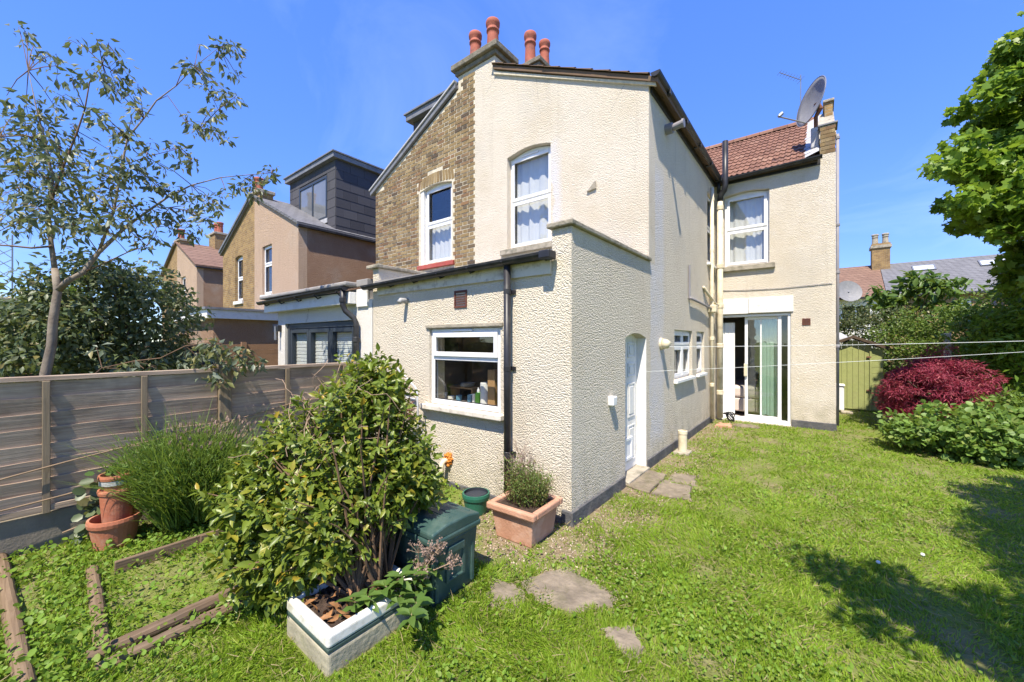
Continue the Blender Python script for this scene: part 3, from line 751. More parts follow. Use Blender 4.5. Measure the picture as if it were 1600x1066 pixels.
MB(rear(MY)).box(-1.74, -.70, 3.19, 3.298, -.10, .07).build('window_sill', 'stone', house, bevel=.014)
MB().tube([(-1.7, MY-.012, 2.80), (-1.2, MY-.012, 2.77), (-.6, MY-.012, 2.76), (.2, MY-.012, 2.79)], .006, 6).build('cable', 'grey_plastic', house)
# main roof: battens board under single tiles
sv = Vector((0, RY-MY, RZ-5.26)).normalized()
eave0 = Vector((0, MY-.10, 5.26-.10*sv.z/sv.y))
mroof = MB(lambda a, b, n: (n, a, b)).prism([(eave0.y, eave0.z), (RY, RZ), (14.9, 5.15), (14.9, 5.05), (RY, RZ-.1), (eave0.y, eave0.z-.08)], -10.2, -.02).build('roof', 'old_tile', house)
tw, tg = .205, .272
tv, tf = tile_shape(tw, tg, 2, .020, .012, 5)
tmesh = MB().add(tv, tf, True).mesh('tile', 'clay_tile')
for rrow in range(12):
    for c in range(13):
        x = -.16 - tw*(c+1)
        p = eave0 + sv*(rrow*tg - .03)
        o = link('tile', tmesh, mroof)
        o.matrix_local = slope_matrix((x + random.uniform(-.003,.003), p.y, p.z), (1,0,0), sv) @ Matrix.Rotation(random.uniform(-.012,.012), 4, 'Z')
ridge = MB()
K = 6; vs = []; x0, x1 = -2.7, -.02
for i in range(9):
    a, b = x0+(x1-x0)*i/9, x0+(x1-x0)*(i+1)/9-.006
    MB().add([(x, RY+.13*math.cos(math.pi*k/K), RZ-.02+.12*math.sin(math.pi*k/K)) for x in (a, b) for k in range(K+1)], [(k, k+1, K+2+k, K+1+k) for k in range(K)] + [tuple(range(K+1)), tuple(range(K+1, 2*K+2))], True).build('ridge_tile', 'clay_tile', mroof)
g3 = gutter([(-1.62, MY-.15, 5.16), (.05, MY-.15, 5.20)], .06, 'gutter', house)
MB(rear(MY)).box(-1.78, .02, 5.08, 5.24, .002, .03).build('fascia', 'black_plastic', house)
# gable parapet at the right end with brick kneeler, coping, mortar fillet, end stack
sv2 = sv
pp = MB(side(MX-.002)).prism([(MY+.32,5.30),(RY+.1,5.30),(RY+.1,RZ+.12),(MY+.32, 5.26+(.32)*.71+.14)], -.27, 0).build('parapet', 'brick_far', house)
MB(side(MX+.02)).prism([(MY+.32,5.26+.32*.71+.145),(RY+.12,RZ+.125),(RY+.12,RZ+.18),(MY+.32,5.26+.32*.71+.20)], -.33, 0).build('coping', 'stone', house)
kn = MB().box(.012, MX-.012, MY+.012, MY+.315, 5.261, 5.80).build('kneeler', 'mortar', house)
bm_s = MB().box(-.105, .105, -.05, .05, -.0325, .0325).mesh('brick', 'stock_brick'); bm_h = MB().box(-.05, .05, -.05, .05, -.0325, .0325).mesh('brick', 'stock_brick')
for i in range(7):
    z = 5.30+i*.075
    for x, me in (((.108, bm_s), (.218-.022, bm_h)) if i % 2 else ((.056, bm_h), (.162, bm_s))):
        link('brick', me, kn, (min(x, .2), MY+.048, z), scale=(.82, 1, 1))
MB().box(-.02, MX+.03, MY-.02, MY+.36, 5.805, 5.84).build('flashing', 'lead', house, bevel=.006)
fi = MB()
for i in range(16):
    p = eave0 + sv*(i*.2)
    wv = .05+.03*random.random()
    fi.add([(-.17-wv, p.y, p.z+.05), (.0, p.y, p.z+.13), (.0, p.y+.2*sv.y, p.z+.13+.2*sv.z), (-.17-wv*.9, p.y+.2*sv.y, p.z+.05+.2*sv.z)], [(0,1,2,3)])
fi.build('mortar_fillet', 'light_lead', house)
es = MB().box(.10, MX+.0, RY-.30, RY+.30, 6.9, 7.30).build('end_chimney', 'brick_far', house)
MB().box(.07, MX+.03, RY-.34, RY+.34, 7.30, 7.36).build('cap', 'stone', es, bevel=.01)
dp2 = MB().tube([(MX+.028, MY+.10, 5.62), (MX+.028, MY+.10, .1)], .024, 12).build('downpipe', 'grey_plastic', house, smooth=True)
for z in (5.55, 3.9, 3.0, 1.6): MB().lathe([(.024,-.03),(.034,-.02),(.034,.02),(.024,.03)], (MX+.028, MY+.10, z), 12).build('collar', 'grey_plastic', dp2)
# front stack on the party wall, shared cap
ch = MB().box(-4.98, -4.5, UY+.252, UY+.46, 6.1, 6.742).box(-5.42, -4.985, UY+.05, UY+.46, 6.1, 6.742).build('chimney', 'mortar', house)
MB().box(-4.9785, -4.5015, UY+.02, UY+.455, 6.55, 6.738).build('stack_face', 'roughcast_gable', ch)
MB().box(-5.47, -4.45, UY-.04, UY+.50, 6.745, 6.83).build('oversailing_course', 'cap_stone', ch, bevel=.012)
MB().box(-5.53, -4.39, UY-.10, UY+.56, 6.832, 6.94).build('cap', 'cap_stone', ch, bevel=.015)
MB().add([(-5.45,UY-.03,6.94),(-4.47,UY-.03,6.94),(-4.47,UY+.48,6.94),(-5.45,UY+.48,6.94),(-5.3,UY+.1,7.03),(-4.6,UY+.1,7.03),(-4.6,UY+.35,7.03),(-5.3,UY+.35,7.03)], [(0,1,5,4),(1,2,6,5),(2,3,7,6),(3,0,4,7),(4,5,6,7)]).build('flaunching', 'stone', ch)
chimney_pot(-5.16, UY+.20, 6.97, .58, .105, ch); chimney_pot(-4.72, UY+.20, 6.97, .60, .108, ch)
ch2 = MB().box(-5.12, -4.66, 6.86, 7.36, 6.3, 7.50).build('chimney', 'brick_far', house)
MB().box(-5.16, -4.62, 6.82, 7.40, 7.50, 7.58).build('oversailing_course', 'cap_stone', ch2, bevel=.01)
MB().box(-5.20, -4.58, 6.78, 7.44, 7.582, 7.68).build('cap', 'cap_stone', ch2, bevel=.012)
MB().add([(-5.16,6.82,7.68),(-4.62,6.82,7.68),(-4.62,7.40,7.68),(-5.16,7.40,7.68),(-5.0,7.0,7.80),(-4.75,7.0,7.80),(-4.75,7.25,7.80),(-5.0,7.25,7.80)], [(0,1,5,4),(1,2,6,5),(2,3,7,6),(3,0,4,7),(4,5,6,7)]).build('flaunching', 'stone', ch2)
chimney_pot(-4.98, 7.0, 7.70, .72, .115, ch2); chimney_pot(-4.79, 7.28, 7.70, .62, .105, ch2)

# ------------------------------------------------------------------ curtains and what stands inside the windows
def curtain(name, T, a0, a1, b0, b1, n, waves, mat, label, cat='curtain', amp=.018, swoop=0.):
    m = MB(T); N = 120; vs = []; rr_ = random.Random(label)
    ph = [(rr_.uniform(.6, 1.9)*waves, rr_.uniform(0, 6.3), rr_.uniform(.3, 1.)) for _ in range(5)]
    for j in range(9):
        t = j/8
        for i in range(N+1):
            s_ = i/N; a = a0+(a1-a0)*s_ + swoop*t*t*(.5-s_)
            vs.append((a, b1+(b0-b1)*t + (.02*math.sin(s_*11+ph[0][1]) if j == 8 else 0), n + amp*.55*sum(w*math.sin(s_*f*6.28 + p + .25*t) for f, p, w in ph)*(.55+.45*t)))
    fs = [(j*(N+1)+i, j*(N+1)+i+1, (j+1)*(N+1)+i+1, (j+1)*(N+1)+i) for j in range(8) for i in range(N)]
    return tag(m.add(vs, fs).build(name, mat, smooth=True), label, cat)
curtain('net_curtain', rear(UY), -4.20, -3.36, 3.30, 4.86, -.24, 5, 'net_fabric', 'white net curtain behind the upstairs window above the kitchen roof')
curtain('net_curtain', rear(MY), -1.55, -.82, 3.32, 4.84, -.24, 5, 'net_fabric', 'white net curtain behind the upstairs window above the patio doors')
curtain('net_curtain', rear(UY), -6.54, -5.62, 3.28, 4.1, -.22, 5, 'net_fabric', 'half-height net curtain behind the sash window in the brick gable')
curtain('door_curtain', rear(MY), -1.735, -1.45, .10, 2.10, -.20, 4, 'net_fabric', 'white curtain hanging in the open left side of the patio doors')
curtain('door_curtain', rear(MY), -1.0, -.66, .12, 2.18, -.32, 4, 'mint_fabric', 'pale mint curtain behind the glass of the patio doors')
bed = thing('bed', 'low bed with pale pink cover seen through the open patio door', 'bed', (-1.4, 10.6, .02))
MB().box(-2.3, -1.02, 10.1, 11.9, .12, .42).build('base', 'bed_cover', bed, bevel=.03)
MB().box(-2.32, -1.0, 10.08, 11.9, .425, .68).build('mattress', 'bed_cover', bed, bevel=.06, seg=3)
kt = thing('kitchen_worktop', 'worktop inside the kitchen under the window', 'worktop', (-3.2, 3.7, .06))
MB().box(-4.6, -2.1, 3.44, 3.98, .88, .92).build('top', 'room_light', kt)
MB().box(-4.6, -2.1, 3.47, 3.95, .06, .879).build('cupboard', 'room_light', kt)
wc = MB().box(-4.88, -4.02, 4.72, 5.08, 1.45, 2.2).build('wall_cupboard', 'card'); tag(wc, 'brown wall cupboard on the far wall of the kitchen', 'cupboard')
tag(MB().lathe([(.055,0),(.06,.01),(.06,.27),(.055,.28),(.018,.28),(.018,.2)], (-3.17, 3.52, .922), 20).build('paper_towel_roll', 'net_fabric', smooth=False), 'white kitchen roll standing behind the kitchen window', 'kitchen roll')
tag(MB().box(-3.08, -2.97, 3.46, 3.60, .922, 1.36).build('cardboard_box', 'card', bevel=.004), 'tall brown cardboard box at the right of the kitchen window', 'box')
bt = thing('detergent_bottle', 'green plastic bottle beside the kitchen roll', 'bottle', (-3.29, 3.53, .922))
MB().box(-3.325, -3.255, 3.50, 3.56, .922, 1.07).build('body', 'bottle_green', bt, bevel=.015)
MB().lathe([(.018,0),(.018,.03),(.01,.035),(.01,.06)], (-3.29, 3.53, 1.07), 10).build('cap', 'upvc', bt)
for i, (x, h, r_, mt, lb) in enumerate([(-3.28, .09, .038, 'blue_item', 'blue cup on the kitchen window ledge'), (-3.10, .11, .033, 'blue_item', 'taller blue beaker on the kitchen window ledge'), (-3.42, .07, .045, 'glaze_white', 'white bowl on the kitchen window ledge'), (-3.56, .10, .035, 'pale_steel', 'pale metal tin at the left of the kitchen window ledge'), (-3.02, .13, .02, 'glaze_white', 'slim white bottle on the kitchen window ledge')]):
    tag(MB().lathe([(r_*.75,0),(r_,h*.15),(r_*1.02,h),(r_*.9,h),(r_*.8,h*.2)], (x-.32, 3.5+.015*(i % 2), .922), 16).build(['cup','beaker','bowl','tin','small_bottle'][i], mt, smooth=False), lb, ['cup','cup','bowl','tin','bottle'][i])
dr = thing('dish_rack', 'wooden dish rack with crockery behind the kitchen window', 'dish rack', (-3.6, 3.66, .922))
MB().box(-3.90, -3.47, 3.6, 3.8, 1.08, 1.10).build('shelf', 'card', dr)
for x in (-3.88, -3.49): MB().box(x-.01, x+.01, 3.62, 3.78, .922, 1.079).build('leg', 'card', dr)
for i in range(4):
    MB().lathe([(.0,0),(.09,.006),(.10,.012),(.09,.014),(0,.008)], (-3.66+.01*i, 3.7, 1.101+i*.012), 18).build('plate', 'glaze_white', dr)

# ------------------------------------------------------------------ the brick half of the pair
brick_house = thing('brick_house', 'neighbouring yellow stock brick house with white extension and grey loft dormer behind its gable', 'house', (-7.0, 6.5, 0))
gable = MB(rear(UY+.0045)).prism([(LX,2.3),(PX-.002,2.3),(PX-.002,6.74),(-5.42,6.74),(-5.42,6.50),(LX,EAVE)], -.24, 0, [arch_hole(-6.56,-5.60,3.26,4.80,.07)]).build('gable_wall', 'mortar', brick_house)
def top_at(x): return APEX - (PX - x)*(APEX-EAVE)/(PX-LX) if x < -5.42 else 6.74
spots = []
zz = 2.86; row = 0
while zz < 6.74:
    x = LX + (0 if row % 2 else -.056); k = row % 2
    while x < PX - .01:
        L = .215 if k % 2 == 0 else .1025
        x0, x1 = max(x, LX+.002), min(x+L, PX-.006)
        if x1 - x0 > .03 and zz+.033 < min(top_at(x0+.005), top_at(x1-.005)) - .03:
            inwin = x1 > -6.60 and x0 < -5.56 and zz+.033 > 3.15 and zz-.033 < 4.80 + .07*max(0, math.sin(math.pi*min(1, max(0, (x0+x1+12.16)/2/.96+.0)))) 
            inarch = x1 > -6.637 and x0 < -5.523 and 4.80 < zz+.03 and zz-.03 < 4.93+.20*math.sin(math.pi*min(1, max(0, ((x0+x1)/2+6.62)/1.08)))
            if inwin:
                if x0 < -6.60: x1 = -6.602
                elif x1 > -5.56: x0 = -5.558
            if inarch:
                if x0 < -6.635: x1 = min(x1, -6.637)
                elif x1 > -5.525: x0 = max(x0, -5.523)
            if not ((inarch and (x1-x0 < .03 or (x0 > -6.64 and x1 < -5.52))) or (inwin and (x1-x0 < .03 or (x0 > -6.6 and x1 < -5.56)))):
                spots.append(((x0+x1)/2, zz, x1-x0, 0.))
        x += L + .0105; k += 1
    zz += .0755; row += 1
for i in range(13):                                         # the soldier arch over the window
    f = (i+.5)/13; x = -6.62 + 1.08*f
    spots.append((x, 4.935+.055*math.sin(math.pi*f), .069, (f-.5)*-.42))
spots.sort(key=lambda p: p[0]**2 + (p[1]-1.7)**2)
unit = MB().box(-.49, .49, -.05, .05, -.0300, .0300).mesh('brick', 'stock_brick')
soldier = MB().box(-.5, .5, -.05, .05, -.105, .105).mesh('brick', 'stock_brick')
rest = MB()
for i, (x, z, L, tilt) in enumerate(spots):
    dy = random.uniform(-.004, .003)
    if i < 300:
        o = link('brick', soldier if L == .069 else unit, gable, (x, UY+.049+dy, z), (0, tilt + (random.uniform(-.006,.006)), 0), (L, 1, random.uniform(.97,1.02)))
    else:
        h = .105 if L == .069 else .0300; L = L*.98
        c, s_ = math.cos(tilt), math.sin(tilt)
        rest.add([(x + a*L/2*c + b*h*s_, UY+.049+dy+e*.05, z - a*L/2*s_ + b*h*c) for e in (-1, 1) for a, b in ((-1,-1),(1,-1),(1,1),(-1,1))],
                 [(0,1,2,3),(4,5,6,7),(0,1,5,4),(1,2,6,5),(2,3,7,6),(3,0,4,7)], True)
rb = rest.build('brickwork', 'stock_brick', gable); rb['kind'] = 'stuff'
window(brick_house, rear(UY), -6.46, -5.60, 3.26, 4.84, rev=.09, fw=.055, transom=4.08, arch=.05, sill=False, glass='glass_reflective')
MB(rear(UY)).box(-6.56, -6.465, 3.26, 4.86, -.13, -.02).build('window_reveal', 'white_paint', brick_house)
MB(rear(UY)).box(-6.60, -5.52, 3.17, 3.258, -.12, .05).build('window_sill', 'red_paint', brick_house, bevel=.01)
MB().box(LX+.001, LX+.25, UY+.252, 9.55, 2.3, EAVE).box(-10.2, -9.95, MY, 14.7, -.1, 5.26).box(-10.2, LX+.25, MY-.001, MY+.25, -.1, 5.25).build('side_wall', 'brick_far', brick_house)
MB().box(LX+.26, -5.0, UY+.26, 9.5, 2.55, 2.65).box(LX+.26, -5.0, 8.4, 8.5, 2.65, 5.2).box(-5.06, -4.985, UY+.26, 8.4, 2.65, 5.15).build('room_shell', 'room_light', brick_house)
sl2 = Vector((LX-PX, 0, EAVE-APEX)).normalized()
MB(lambda a, b, n: (a, n, b)).prism([(LX-.12,EAVE-.065),(PX-.003,APEX-.005),(PX-.003,APEX+.06),(LX-.12,EAVE+.0)], UY+.01, 11.9).build('roof', 'slate_plain', brick_house)
q0 = Vector((-5.46, 0, APEX-(PX+5.46)*.4922)); q1 = Vector((LX-.16, 0, EAVE-.08))
MB(lambda a, b, n: (a, n, b)).prism([(q1.x,q1.z-.01),(q0.x,q0.z-.01),(q0.x,q0.z+.10),(q1.x,q1.z+.10)], UY-.05, UY+.009).build('bargeboard', 'lead', brick_house, bevel=.01)
MB(lambda a, b, n: (a, n, b)).prism([(q1.x-.01,q1.z+.101),(q0.x,q0.z+.101),(q0.x,q0.z+.135),(q1.x-.01,q1.z+.135)], UY-.075, UY+.05).build('barge_capping', 'light_lead', brick_house)

def dormer(parent, x0, x1, y0, z0, z1, slates=True, win=None):
    """slate-hung loft dormer over the wing roof: rear cheek faces -Y, right cheek faces +X"""
    d = MB().box(x0, x1, y0, 11.5, z0, z1).build('dormer', 'slate_tile', parent)
    MB().box(x0-.13, x1+.13, y0-.15, 11.6, z1+.001, z1+.16).build('roof_edge', 'lead', d, bevel=.01)
    MB().box(x0-.17, x1+.17, y0-.19, 11.65, z1+.161, z1+.20).build('roof_trim', 'lead', d)
    if slates:
        wS, hS = .50, .30
        me = MB().add([(0,0,.004),(wS-.008,0,.004),(wS-.008,0,.018),(0,0,.018),(0,hS*1.08,.001),(wS-.008,hS*1.08,.001),(wS-.008,hS*1.08,.010),(0,hS*1.08,.010)],
                      [(0,1,2,3),(4,5,6,7),(0,1,5,4),(1,2,6,5),(2,3,7,6),(3,0,4,7)], True).mesh('slate', 'slate_tile')
        nr = int((z1-z0)/hS)
        for r_ in range(nr):
            z = z1 - (r_+1)*hS - .02
            x = x0 - (wS/2 if r_ % 2 else 0)
            while x < x1 - .02:
                a, b = max(x, x0), min(x+wS, x1)
                if not (win and b > win[0]+.001 and a < win[1]-.001 and z+hS > win[2]+.02 and z < win[3]-.02):
                    o = link('slate', me, d); o.matrix_local = slope_matrix((a, y0, z), (1,0,0), (0,0,1)) @ Matrix.Diagonal(((b-a)/wS, 1, 1, 1))
                else:
                    for a2, b2 in ((a, min(b, win[0])), (max(a, win[1]), b)):
                        if b2 - a2 > .03:
                            o = link('slate', me, d); o.matrix_local = slope_matrix((a2, y0, z), (1,0,0), (0,0,1)) @ Matrix.Diagonal(((b2-a2)/wS, 1, 1, 1))
                x += wS
            y = y0 - (wS/2 if r_ % 2 else 0)
            while y < y0 + 4.2:
                a, b = max(y, y0), y+wS
                o = link('slate', me, d); o.matrix_local = slope_matrix((x1, a, z), (0,1,0), (0,0,1)) @ Matrix.Diagonal(((b-a)/wS, 1, 1, 1))
                y += wS
    if win:
        T = rear(y0)
        f = MB(T).frame(win[0], win[1], win[2], win[3], .07, -.05, .035).box((win[0]+win[1])/2-.04, (win[0]+win[1])/2+.04, win[2]+.07, win[3]-.07, -.05, .03).build('dormer_window', 'dark_frame', d, bevel=.005)
        mid = (win[0]+win[1])/2
        for a, b in ((win[0]+.07, mid-.04), (mid+.04, win[1]-.07)):
            MB(T).box(a, b, win[2]+.07, win[3]-.07, -.02, .008).build('pane', 'dormer_glass', f)
        MB(T).box(win[0]-.05, win[1]+.05, win[2]-.16, win[2]-.01, .02, .05).build('apron', 'light_lead', f)
    return d
plain('dormer_glass', (.17, .18, .19), .06, .1, 2, spec=1.0)
dormer(brick_house, -8.28, -5.3, 6.42, 4.9, 7.36, slates=False)

# white rear extension of the brick house with dark folding doors
NT2 = rear(EY)
MB(NT2).prism([(-8.23,-.1),(-5.02,-.1),(-5.02,2.30),(-8.23,2.30)], -.25, 0, [rect(-7.92,-5.48,.05,2.02)]).build('extension_wall', 'white_render', brick_house)
MB().box(-8.23, -7.98, EY+.251, 5.2, -.1, 2.3).box(-8.2, -5.03, 4.9, 5.0, -.1, 2.3).box(-5.10, -5.02, EY+.251, 4.9, -.1, 2.29).build('extension_side', 'white_render', brick_house)
MB().box(-8.55, -5.40, EY-.13, EY-.001, 2.25, 2.42).build('fascia', 'white_paint', brick_house, bevel=.006)
MB().box(-8.50, -5.12, EY-.001+.002, 5.2, 2.301, 2.47).build('roof_deck', 'felt', brick_house)
MB().box(-5.39, -5.11, EY-.03, EY-.002, 2.20, 2.46).build('fascia_return', 'white_paint', brick_house, bevel=.006)
MB().box(-8.60, -5.40, EY-.20, EY+.05, 2.505, 2.57).build('roof_kerb', 'felt', brick_house, bevel=.02)
MB().box(-5.395, -5.105, EY-.03, EY+.3, 2.50, 2.60).build('roof_kerb', 'felt', brick_house, bevel=.01)
gn = gutter([(-8.62, EY-.19, 2.455), (-5.42, EY-.19, 2.49)], .058, 'gutter', brick_house)
for i in range(5):
    x = -8.3+i*.68
    MB().tube([(x, EY-.132, 2.40), (x, EY-.18, 2.37), (x, EY-.245, 2.43)], .012, 6).build('bracket', 'black_plastic', gn)
dn = MB().tube([(-5.48, EY-.19, 2.46), (-5.48, EY-.19, 2.22), (-5.46, EY-.16, 2.14), (-5.36, EY-.09, 2.04), (-5.34, EY-.06, 1.96), (-5.34, EY-.06, .05)], .04, 14).build('downpipe', 'black_plastic', brick_house, smooth=True)
for z in (2.30, 1.72): MB().lathe([(.04,-.04),(.05,-.03),(.05,.03),(.04,.04)], (-5.48 if z > 2 else -5.34, EY-.19 if z > 2 else EY-.06, z), 14).build('collar', 'black_plastic', dn)
bf = MB(NT2).frame(-7.915, -5.485, .055, 2.015, .09, -.14, -.04).build('folding_door', 'dark_frame', brick_house, bevel=.006)
for i in range(3):
    a0 = -7.82 + i*.747; a1 = a0+.74
    MB(NT2).frame(a0, a1, .15, 1.92, .075, -.13, -.05).build('leaf_frame', 'dark_frame', bf, bevel=.006)
    MB(NT2).box(a0+.07, a1-.07, .22, 1.85, -.10, -.09).build('glass', 'glass', bf)
    bl = MB(NT2)
    for k in range(50): bl.box(a0+.08, a1-.08, .24+k*.032, .24+k*.032+.029, -.135-.006*(k % 2), -.13-.006*(k % 2))
    bl.build('blind', 'blind', bf)
wl_ = MB(NT2).box(-8.14, -8.06, 1.88, 2.0, .0, .07).build('wall_light', 'black_plastic', brick_house, bevel=.01)
MB().tube([(-8.10, EY-.10, 1.98), (-8.10, EY-.10, 1.72)], .02, 8).build('lamp_tube', 'metal_grey', wl_)

# ------------------------------------------------------------------ the next pairs in the terrace
def far_wing(name, label, x0, xp, x1, matL, matR, roofL, roofR, sidemat, winL, winR, wsides, front_stack=True):
    h = thing(name, label, 'house', ((x0+x1)/2, 6.5, 0))
    gl = MB(rear(UY)).prism([(x0,-.1),(xp,-.1),(xp,APEX),(x0,EAVE)], -.25, 0, [arch_hole(*winL, .06)]).build('gable_wall', matL, h)
    gr = MB(rear(UY)).prism([(xp+.002,-.1),(x1,-.1),(x1,EAVE),(xp+.002,APEX)], -.25, 0, [rect(*winR)]).build('gable_wall', matR, h)
    MB().box(x1-.25, x1, UY+.251, 11.0, -.1, EAVE).build('side_wall', sidemat, h)
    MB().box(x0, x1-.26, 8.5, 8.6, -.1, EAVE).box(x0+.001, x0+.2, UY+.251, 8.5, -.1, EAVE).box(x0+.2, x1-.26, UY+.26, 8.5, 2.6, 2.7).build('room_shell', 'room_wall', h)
    window(h, rear(UY), *winL, rev=.1, fw=.06, transom=winL[2]+.52*(winL[3]-winL[2]), arch=.05, sillmat='white_paint', sill_drop=.12)
    window(h, rear(UY), *winR, rev=.08, fw=.06, transom=winR[2]+.62*(winR[3]-winR[2]), sill=True, sillmat='white_paint')
    MB(lambda a, b, n: (a, n, b)).prism([(x1+.12,EAVE-.05),(xp,APEX+.0),(xp,APEX+.08),(x1+.12,EAVE+.03)], UY-.08, 11.9).build('roof', roofR, h)
    MB(lambda a, b, n: (a, n, b)).prism([(x0-.12,EAVE-.05),(xp-.002,APEX+.0),(xp-.002,APEX+.08),(x0-.12,EAVE+.03)], UY-.08, 11.9).build('roof', roofL, h)
    MB(lambda a, b, n: (a, n, b)).prism([(x0-.14,EAVE+.031),(xp-.3,APEX-.08),(xp-.3,APEX+.02),(x0-.14,EAVE+.12)], UY-.12, UY+.1).build('bargeboard', 'lead', h)
    MB().box(x1+.02, x1+.13, UY-.06, 11.0, EAVE-.10, EAVE-.04).build('gutter', 'black_plastic', h)
    for (cy, cx, wx, wy, ztop, pots) in (((UY+.22, xp, .9, .42, 6.95, 1), (7.05, xp-.1, 1.05, .6, 7.62, 2))):
        c = MB().box(cx-wx/2, cx+wx/2, cy-wy/2, cy+wy/2, 6.0, ztop-.12).build('chimney', 'brick_far', h)
        MB().box(cx-wx/2-.06, cx+wx/2+.06, cy-wy/2-.06, cy+wy/2+.06, ztop-.12, ztop).build('cap', 'stone', c, bevel=.02)
        for k in range(pots): chimney_pot(cx-.25+.5*k, cy, ztop, .6, .14, c)
    # main block and its roof behind
    MB().box(x0-2.0, x1+2.0, MY, 14.5, -.1, 5.2).build('main_block', sidemat, h)
    MB(lambda a, b, n: (n, a, b)).prism([(MY-.15,5.18),(RY,RZ),(14.8,5.18)], x0-2.0, x1+2.0).build('main_roof', 'old_tile', h)
    return h
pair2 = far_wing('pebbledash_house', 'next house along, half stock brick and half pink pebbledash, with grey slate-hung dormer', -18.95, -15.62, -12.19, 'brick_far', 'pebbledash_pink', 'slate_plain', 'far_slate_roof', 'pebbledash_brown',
                 (-17.55,-16.75,3.2,4.85), (-14.92,-14.12,3.25,4.9), None)
dormer(pair2, -15.55, -12.22, 6.41, 4.95, 7.55, True, (-14.75, -12.75, 5.75, 7.15))
MB().tube([(-12.15, 8.4, 7.5), (-12.15, 8.4, 5.25)], .05, 10).build('dormer_downpipe', 'slate_plain', pair2)
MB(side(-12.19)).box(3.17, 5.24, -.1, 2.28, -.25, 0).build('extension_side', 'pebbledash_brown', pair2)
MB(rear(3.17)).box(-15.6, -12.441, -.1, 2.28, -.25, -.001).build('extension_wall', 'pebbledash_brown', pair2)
MB().box(-15.7, -12.05, 3.0, 5.24, 2.281, 2.50).build('extension_fascia', 'white_paint', pair2)
MB().box(-15.75, -12.0, 2.95, 5.24, 2.502, 2.56).build('extension_roof', 'lead', pair2)
MB(side(-12.19)).box(4.55, 4.68, 1.95, 2.18, 0, .09).build('wall_box', 'grey_plastic', pair2, bevel=.01)
MB(side(-12.19)).box(9.6, 9.78, 4.35, 4.5, 0, .02).build('air_brick', 'white_paint', pair2)
far_wing('tiled_house', 'farther house with brown tiled roof and brick chimneys beyond the pebbledash gable', -29.4, -26.1, -22.6, 'brick_far', 'pebbledash_pink', 'old_tile', 'far_clay_roof', 'pebbledash_brown', (-28.1,-27.3,3.2,4.85), (-25.3,-24.5,3.25,4.9), None)

# ------------------------------------------------------------------ houses beyond the garden, on the right
def row_house(name, label, x0, x1, roof, wall, wins, skylights=()):
    h = thing(name, label, 'house', ((x0+x1)/2, 37, 0))
    holes = [rect(*w) for w in wins]
    MB(rear(35.)).prism(rect(x0, x1, -.1, 4.65), -.25, 0, holes).build('wall', wall, h)
    MB().box(x0, x1, 35.8, 42.5, -.1, 4.6).build('rooms', 'room_wall', h)
    MB(lambda a, b, n: (n, a, b)).prism([(34.8,4.60),(38.9,7.25),(43,4.6)], x0, x1-.01).build('roof', roof, h)
    MB().box(x0, x1-.02, 34.68, 34.80, 4.50, 4.62).build('gutter', 'black_plastic', h)
    for w in wins:
        f = MB(rear(35.)).frame(*w, .09, -.14, -.05).box((w[0]+w[1])/2-.04, (w[0]+w[1])/2+.04, w[2]+.09, w[3]-.09, -.14, -.052).build('window', 'upvc', h)
        MB(rear(35.)).box(w[0]+.09, w[1]-.09, w[2]+.09, w[3]-.09, -.12, -.10).build('pane', 'glass_reflective', f)
        MB(rear(35.)).box(w[0]-.1, w[1]+.1, w[2]-.1, w[2]-.002, -.1, .08).build('sill', 'white_paint', f)
    sv_ = Vector((0, 4.1, 2.65)).normalized()
    for (a0, a1, t0, t1) in skylights:
        M = slope_matrix((a0, 34.8+sv_.y*t0, 4.60+sv_.z*t0), (1,0,0), sv_)
        f = MB(lambda a, b, n, M=M: tuple(M @ Vector((a, b, n)))).frame(0, a1-a0, 0, t1-t0, .07, -.02, .08).build('skylight', 'metal_grey', h)
        MB(lambda a, b, n, M=M: tuple(M @ Vector((a, b, n)))).box(.07, a1-a0-.07, .07, t1-t0-.07, .03, .05).build('pane', 'skylight_glass', f)
    return h
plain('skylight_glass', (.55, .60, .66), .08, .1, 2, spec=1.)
hA = row_house('tile_roofed_terrace', 'distant terraced house with brown tiled roof and white bay window frames', -2.5, 3.44, 'far_clay_roof', 'white_render', [(1.15, 2.75, 2.75, 4.15)])
hB = row_house('slate_roofed_terrace', 'distant brick terraced house with grey slate roof and two skylights', 3.46, 12.5, 'far_slate_roof', 'brick_far', [(6.3, 7.1, 3.0, 4.1)], [(5.0, 6.1, 3.3, 4.1), (8.0, 9.2, 3.3, 4.1)])
cc = MB().box(3.0, 3.95, 38.2, 39.2, 5.8, 8.35).build('chimney', 'brick_far', hA)
MB().box(2.92, 4.03, 38.12, 39.28, 8.352, 8.55).build('cap', 'stone', cc)
MB().box(2.98, 3.97, 38.18, 39.22, 8.552, 8.68).build('cap', 'brick_far', cc)
for x in (3.2, 3.75): chimney_pot(x, 38.7, 8.68, .75, .17, cc, mat='stone')
MB().box(3.40, 3.60, 34.75, 38.2, 4.62, 4.63).build('firewall', 'stone', hA) if False else None
dsh = thing('far_satellite_dish', 'pale round satellite dish on the distant tile-roofed terrace', 'satellite dish', (1.5, 34.3, 4.2))
md = Matrix.Translation((1.55, 34.2, 5.0)) @ Matrix.Rotation(R(70), 4, 'X') @ Matrix.Rotation(R(25), 4, 'Y')
